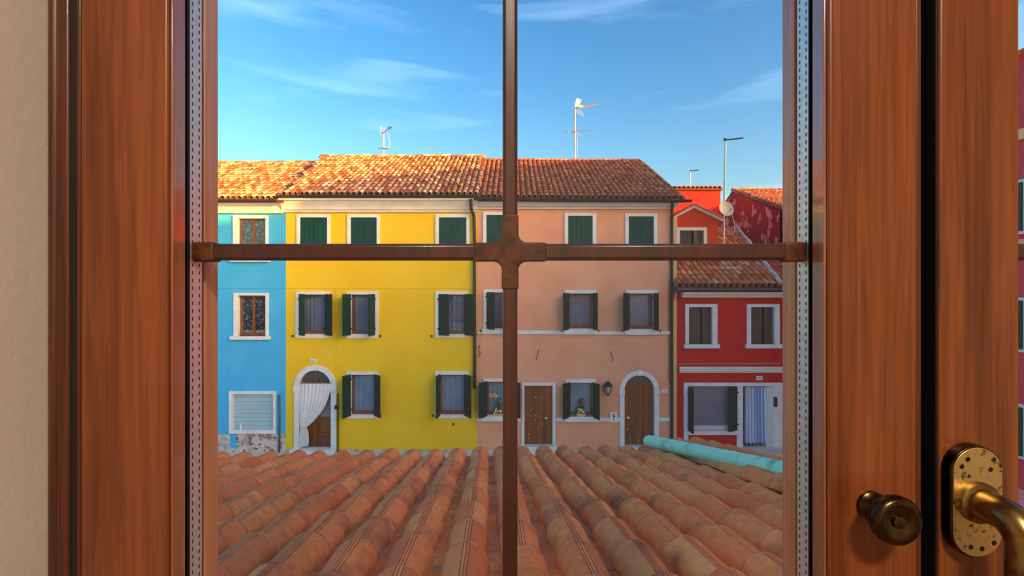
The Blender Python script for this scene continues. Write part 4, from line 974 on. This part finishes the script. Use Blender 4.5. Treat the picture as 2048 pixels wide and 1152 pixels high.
flower_pot(986, 1006, 'peach trough with yellow flowers and a tall orange bloom on a ledge', True)
# small bottle on the blue house ledge
bo = thing('bottle', PX(481.5, 861, D-.02), 'small white bottle standing on the blue house ledge', 'bottle')
MB().lathe([(.03, 0), (.032, .1), (.015, .14), (.014, .19), (0, .19)], PX(481.5, 860, D-.03), (0, 0, 1), 12).build('body', M['white_card'], bo, True, angle=40)
MB().lathe([(.017, .19), (.017, .215), (0, .216)], PX(481.5, 860, D-.03), (0, 0, 1), 10).build('cap', M['white_card'], bo)

# ------------------------------------------------------------------ aerials
def pole_tube(t, x, y, z0, z1, r=.028): MB().tube([(x, y, z0), (x, y, z1)], r, 8).build('pole', M['pole'], t, True, angle=50)
def P2(px, py, d): return PX(px, py, d)
def aerial_a():
    d = YR; b = P2(767, 314, d); t = thing('tv_aerial', b, 'short bent television aerial on the yellow house ridge', 'aerial')
    pole_tube(t, b.x, d, b.z-.15, FZ(265, d))
    bm = MB().tube([P2(764, 268, d), P2(780, 255, d-.25)], .016, 6).build('boom', M['rust'], t)
    for k in range(8):
        q = 2*math.pi*k/8; c = P2(780, 255.5, d-.25); MB().tube([c, c+Vector((.10*math.cos(q), 0, .10*math.sin(q)))], .008, 5).build('element', M['iron'], bm)
    for px in (760.5, 763.5, 768): MB().tube([P2(px, 252+(px-760)*.3, d), P2(px+.3, 270, d)], .009, 5).build('element', M['pole'], bm)
    for px, py in ((774, 262), (777, 268), (782, 270)): MB().tube([P2(768, 265, d), P2(px, py, d-.1)], .009, 5).build('element', M['cable'], bm)
    lb = MB().tube([P2(756, 297, d), P2(779, 296, d-.2)], .014, 6).build('lower_boom', M['rust'], t)
    for k in range(5): MB().tube([P2(770+k*2.2, 294.5, d-.2), P2(769+k*2.2, 298.5, d+.1)], .012, 5).build('element', M['cornice'], lb)
    MB().tube([P2(779, 296, d-.2), P2(780, 283, d-.1), P2(776, 272, d-.1), P2(774, 266, d)], .007, 5).build('cable', M['cable'], t)
def aerial_b():
    d = YR; b = P2(1150, 322, d); t = thing('tv_aerial', b, 'tall television aerial with fanned reflector on the pink house ridge', 'aerial')
    pole_tube(t, b.x, d, b.z-.2, FZ(216, d), .035)
    bm = MB().tube([P2(1148, 216, d), P2(1166, 214, d-.1), P2(1194, 209, d-.3)], .018, 6).build('boom', M['cable'], t)
    for dy in (-3.5, 0, 3.5): MB().tube([P2(1166, 214+dy, d-.1), P2(1194, 209+dy, d-.3)], .013, 5).build('director', M['pole'], bm)
    for k in range(5): MB().tube([P2(1149+k*1.6, 214, d), P2(1154+k*2.2, 196+k*.8, d)], .008, 5).build('reflector_rod', M['pole'], bm)
    for k in range(5): MB().tube([P2(1152+k*2.2, 219, d), P2(1156+k*3, 228+k*1.5, d)], .008, 5).build('reflector_rod', M['pole'], bm)
    MB().box(FX(1157, d), FX(1164, d), d-.15, d-.05, FZ(217, d), FZ(213, d)).build('dipole_box', M['cornice'], bm)
    lb = MB().tube([P2(1130, 264.5, d), P2(1179, 260.5, d-.2)], .012, 6).build('lower_boom', M['rust'], t)
    for a, c in (((1144, 266), (1153, 262.5)), ((1134, 265), (1138, 263.5)), ((1150, 265), (1163, 272))): MB().tube([P2(a[0], a[1], d), P2(c[0], c[1], d-.1)], .014, 5).build('element', M['pole'], lb)
    MB().tube([P2(1154, 264, d), P2(1155, 290, d), P2(1154, 322, d)], .006, 5).build('cable', M['cable'], t)
def aerial_c():
    d = 21.9; b = P2(1380, 372, d); t = thing('tv_aerial', b, 'small grey flag shaped aerial on the red wall with tiled coping', 'aerial')
    pole_tube(t, b.x, d, FZ(382, d), FZ(341, d), .024)
    MB().tube([P2(1379, 342, d), P2(1398, 340, d-.2)], .022, 6).build('boom', M['metal_grey'], t)
def aerial_d():
    d = 18.6; b = P2(1449, 492, d); t = thing('dish_mast', b, 'tall mast with a cream satellite dish on the crimson house roof', 'aerial')
    MB().tube([P2(1447, 497, d), P2(1449, 380, d), P2(1451, 279, d)], .034, 8).build('pole', M['pole'], t, True, angle=50)
    bm = MB().tube([P2(1450, 280, d), P2(1487, 276, d-.5)], .028, 6).build('boom', M['metal_grey'], t)
    MB().tube([P2(1449.5, 281.5, d), P2(1449.5, 276.5, d)], .04, 6).build('clamp', M['iron'], bm)
    c = P2(1451, 418.5, d-.12); ax = Vector((.15, -1, .25)).normalized(); R = .285
    prof = [(R*i/8, .07*(i/8)**2) for i in range(9)]+[(R*i/8, .07*(i/8)**2-.012) for i in range(8, -1, -1)]
    dsh = MB().lathe([(max(r, .001), h) for r, h in prof], c, ax, 28).build('dish', M['dish'], t, True, angle=60)
    MB().tube([c+Vector((0, 0, -.25)), c+ax*.42+Vector((0, 0, -.12))], .014, 6).build('feed_arm', M['pole'], dsh)
    MB().lathe([(.035, 0), (.04, .07), (.02, .09)], c+ax*.42+Vector((0, 0, -.12)), -ax, 10).build('feed_horn', M['cornice'], dsh)
    MB().tube([P2(1464, 428, d-.05), P2(1468, 445, d), P2(1470, 462, d), P2(1464, 469, d), P2(1452, 468, d)], .016, 6).build('cable', M['cable'], t, True)
    MB().tube([P2(1452, 450, d), P2(1458, 456, d), P2(1464, 464, d), P2(1458, 466, d), P2(1451, 456, d)], .012, 6).build('cable', M['cable'], t, True)
aerial_a(); aerial_b(); aerial_c(); aerial_d()
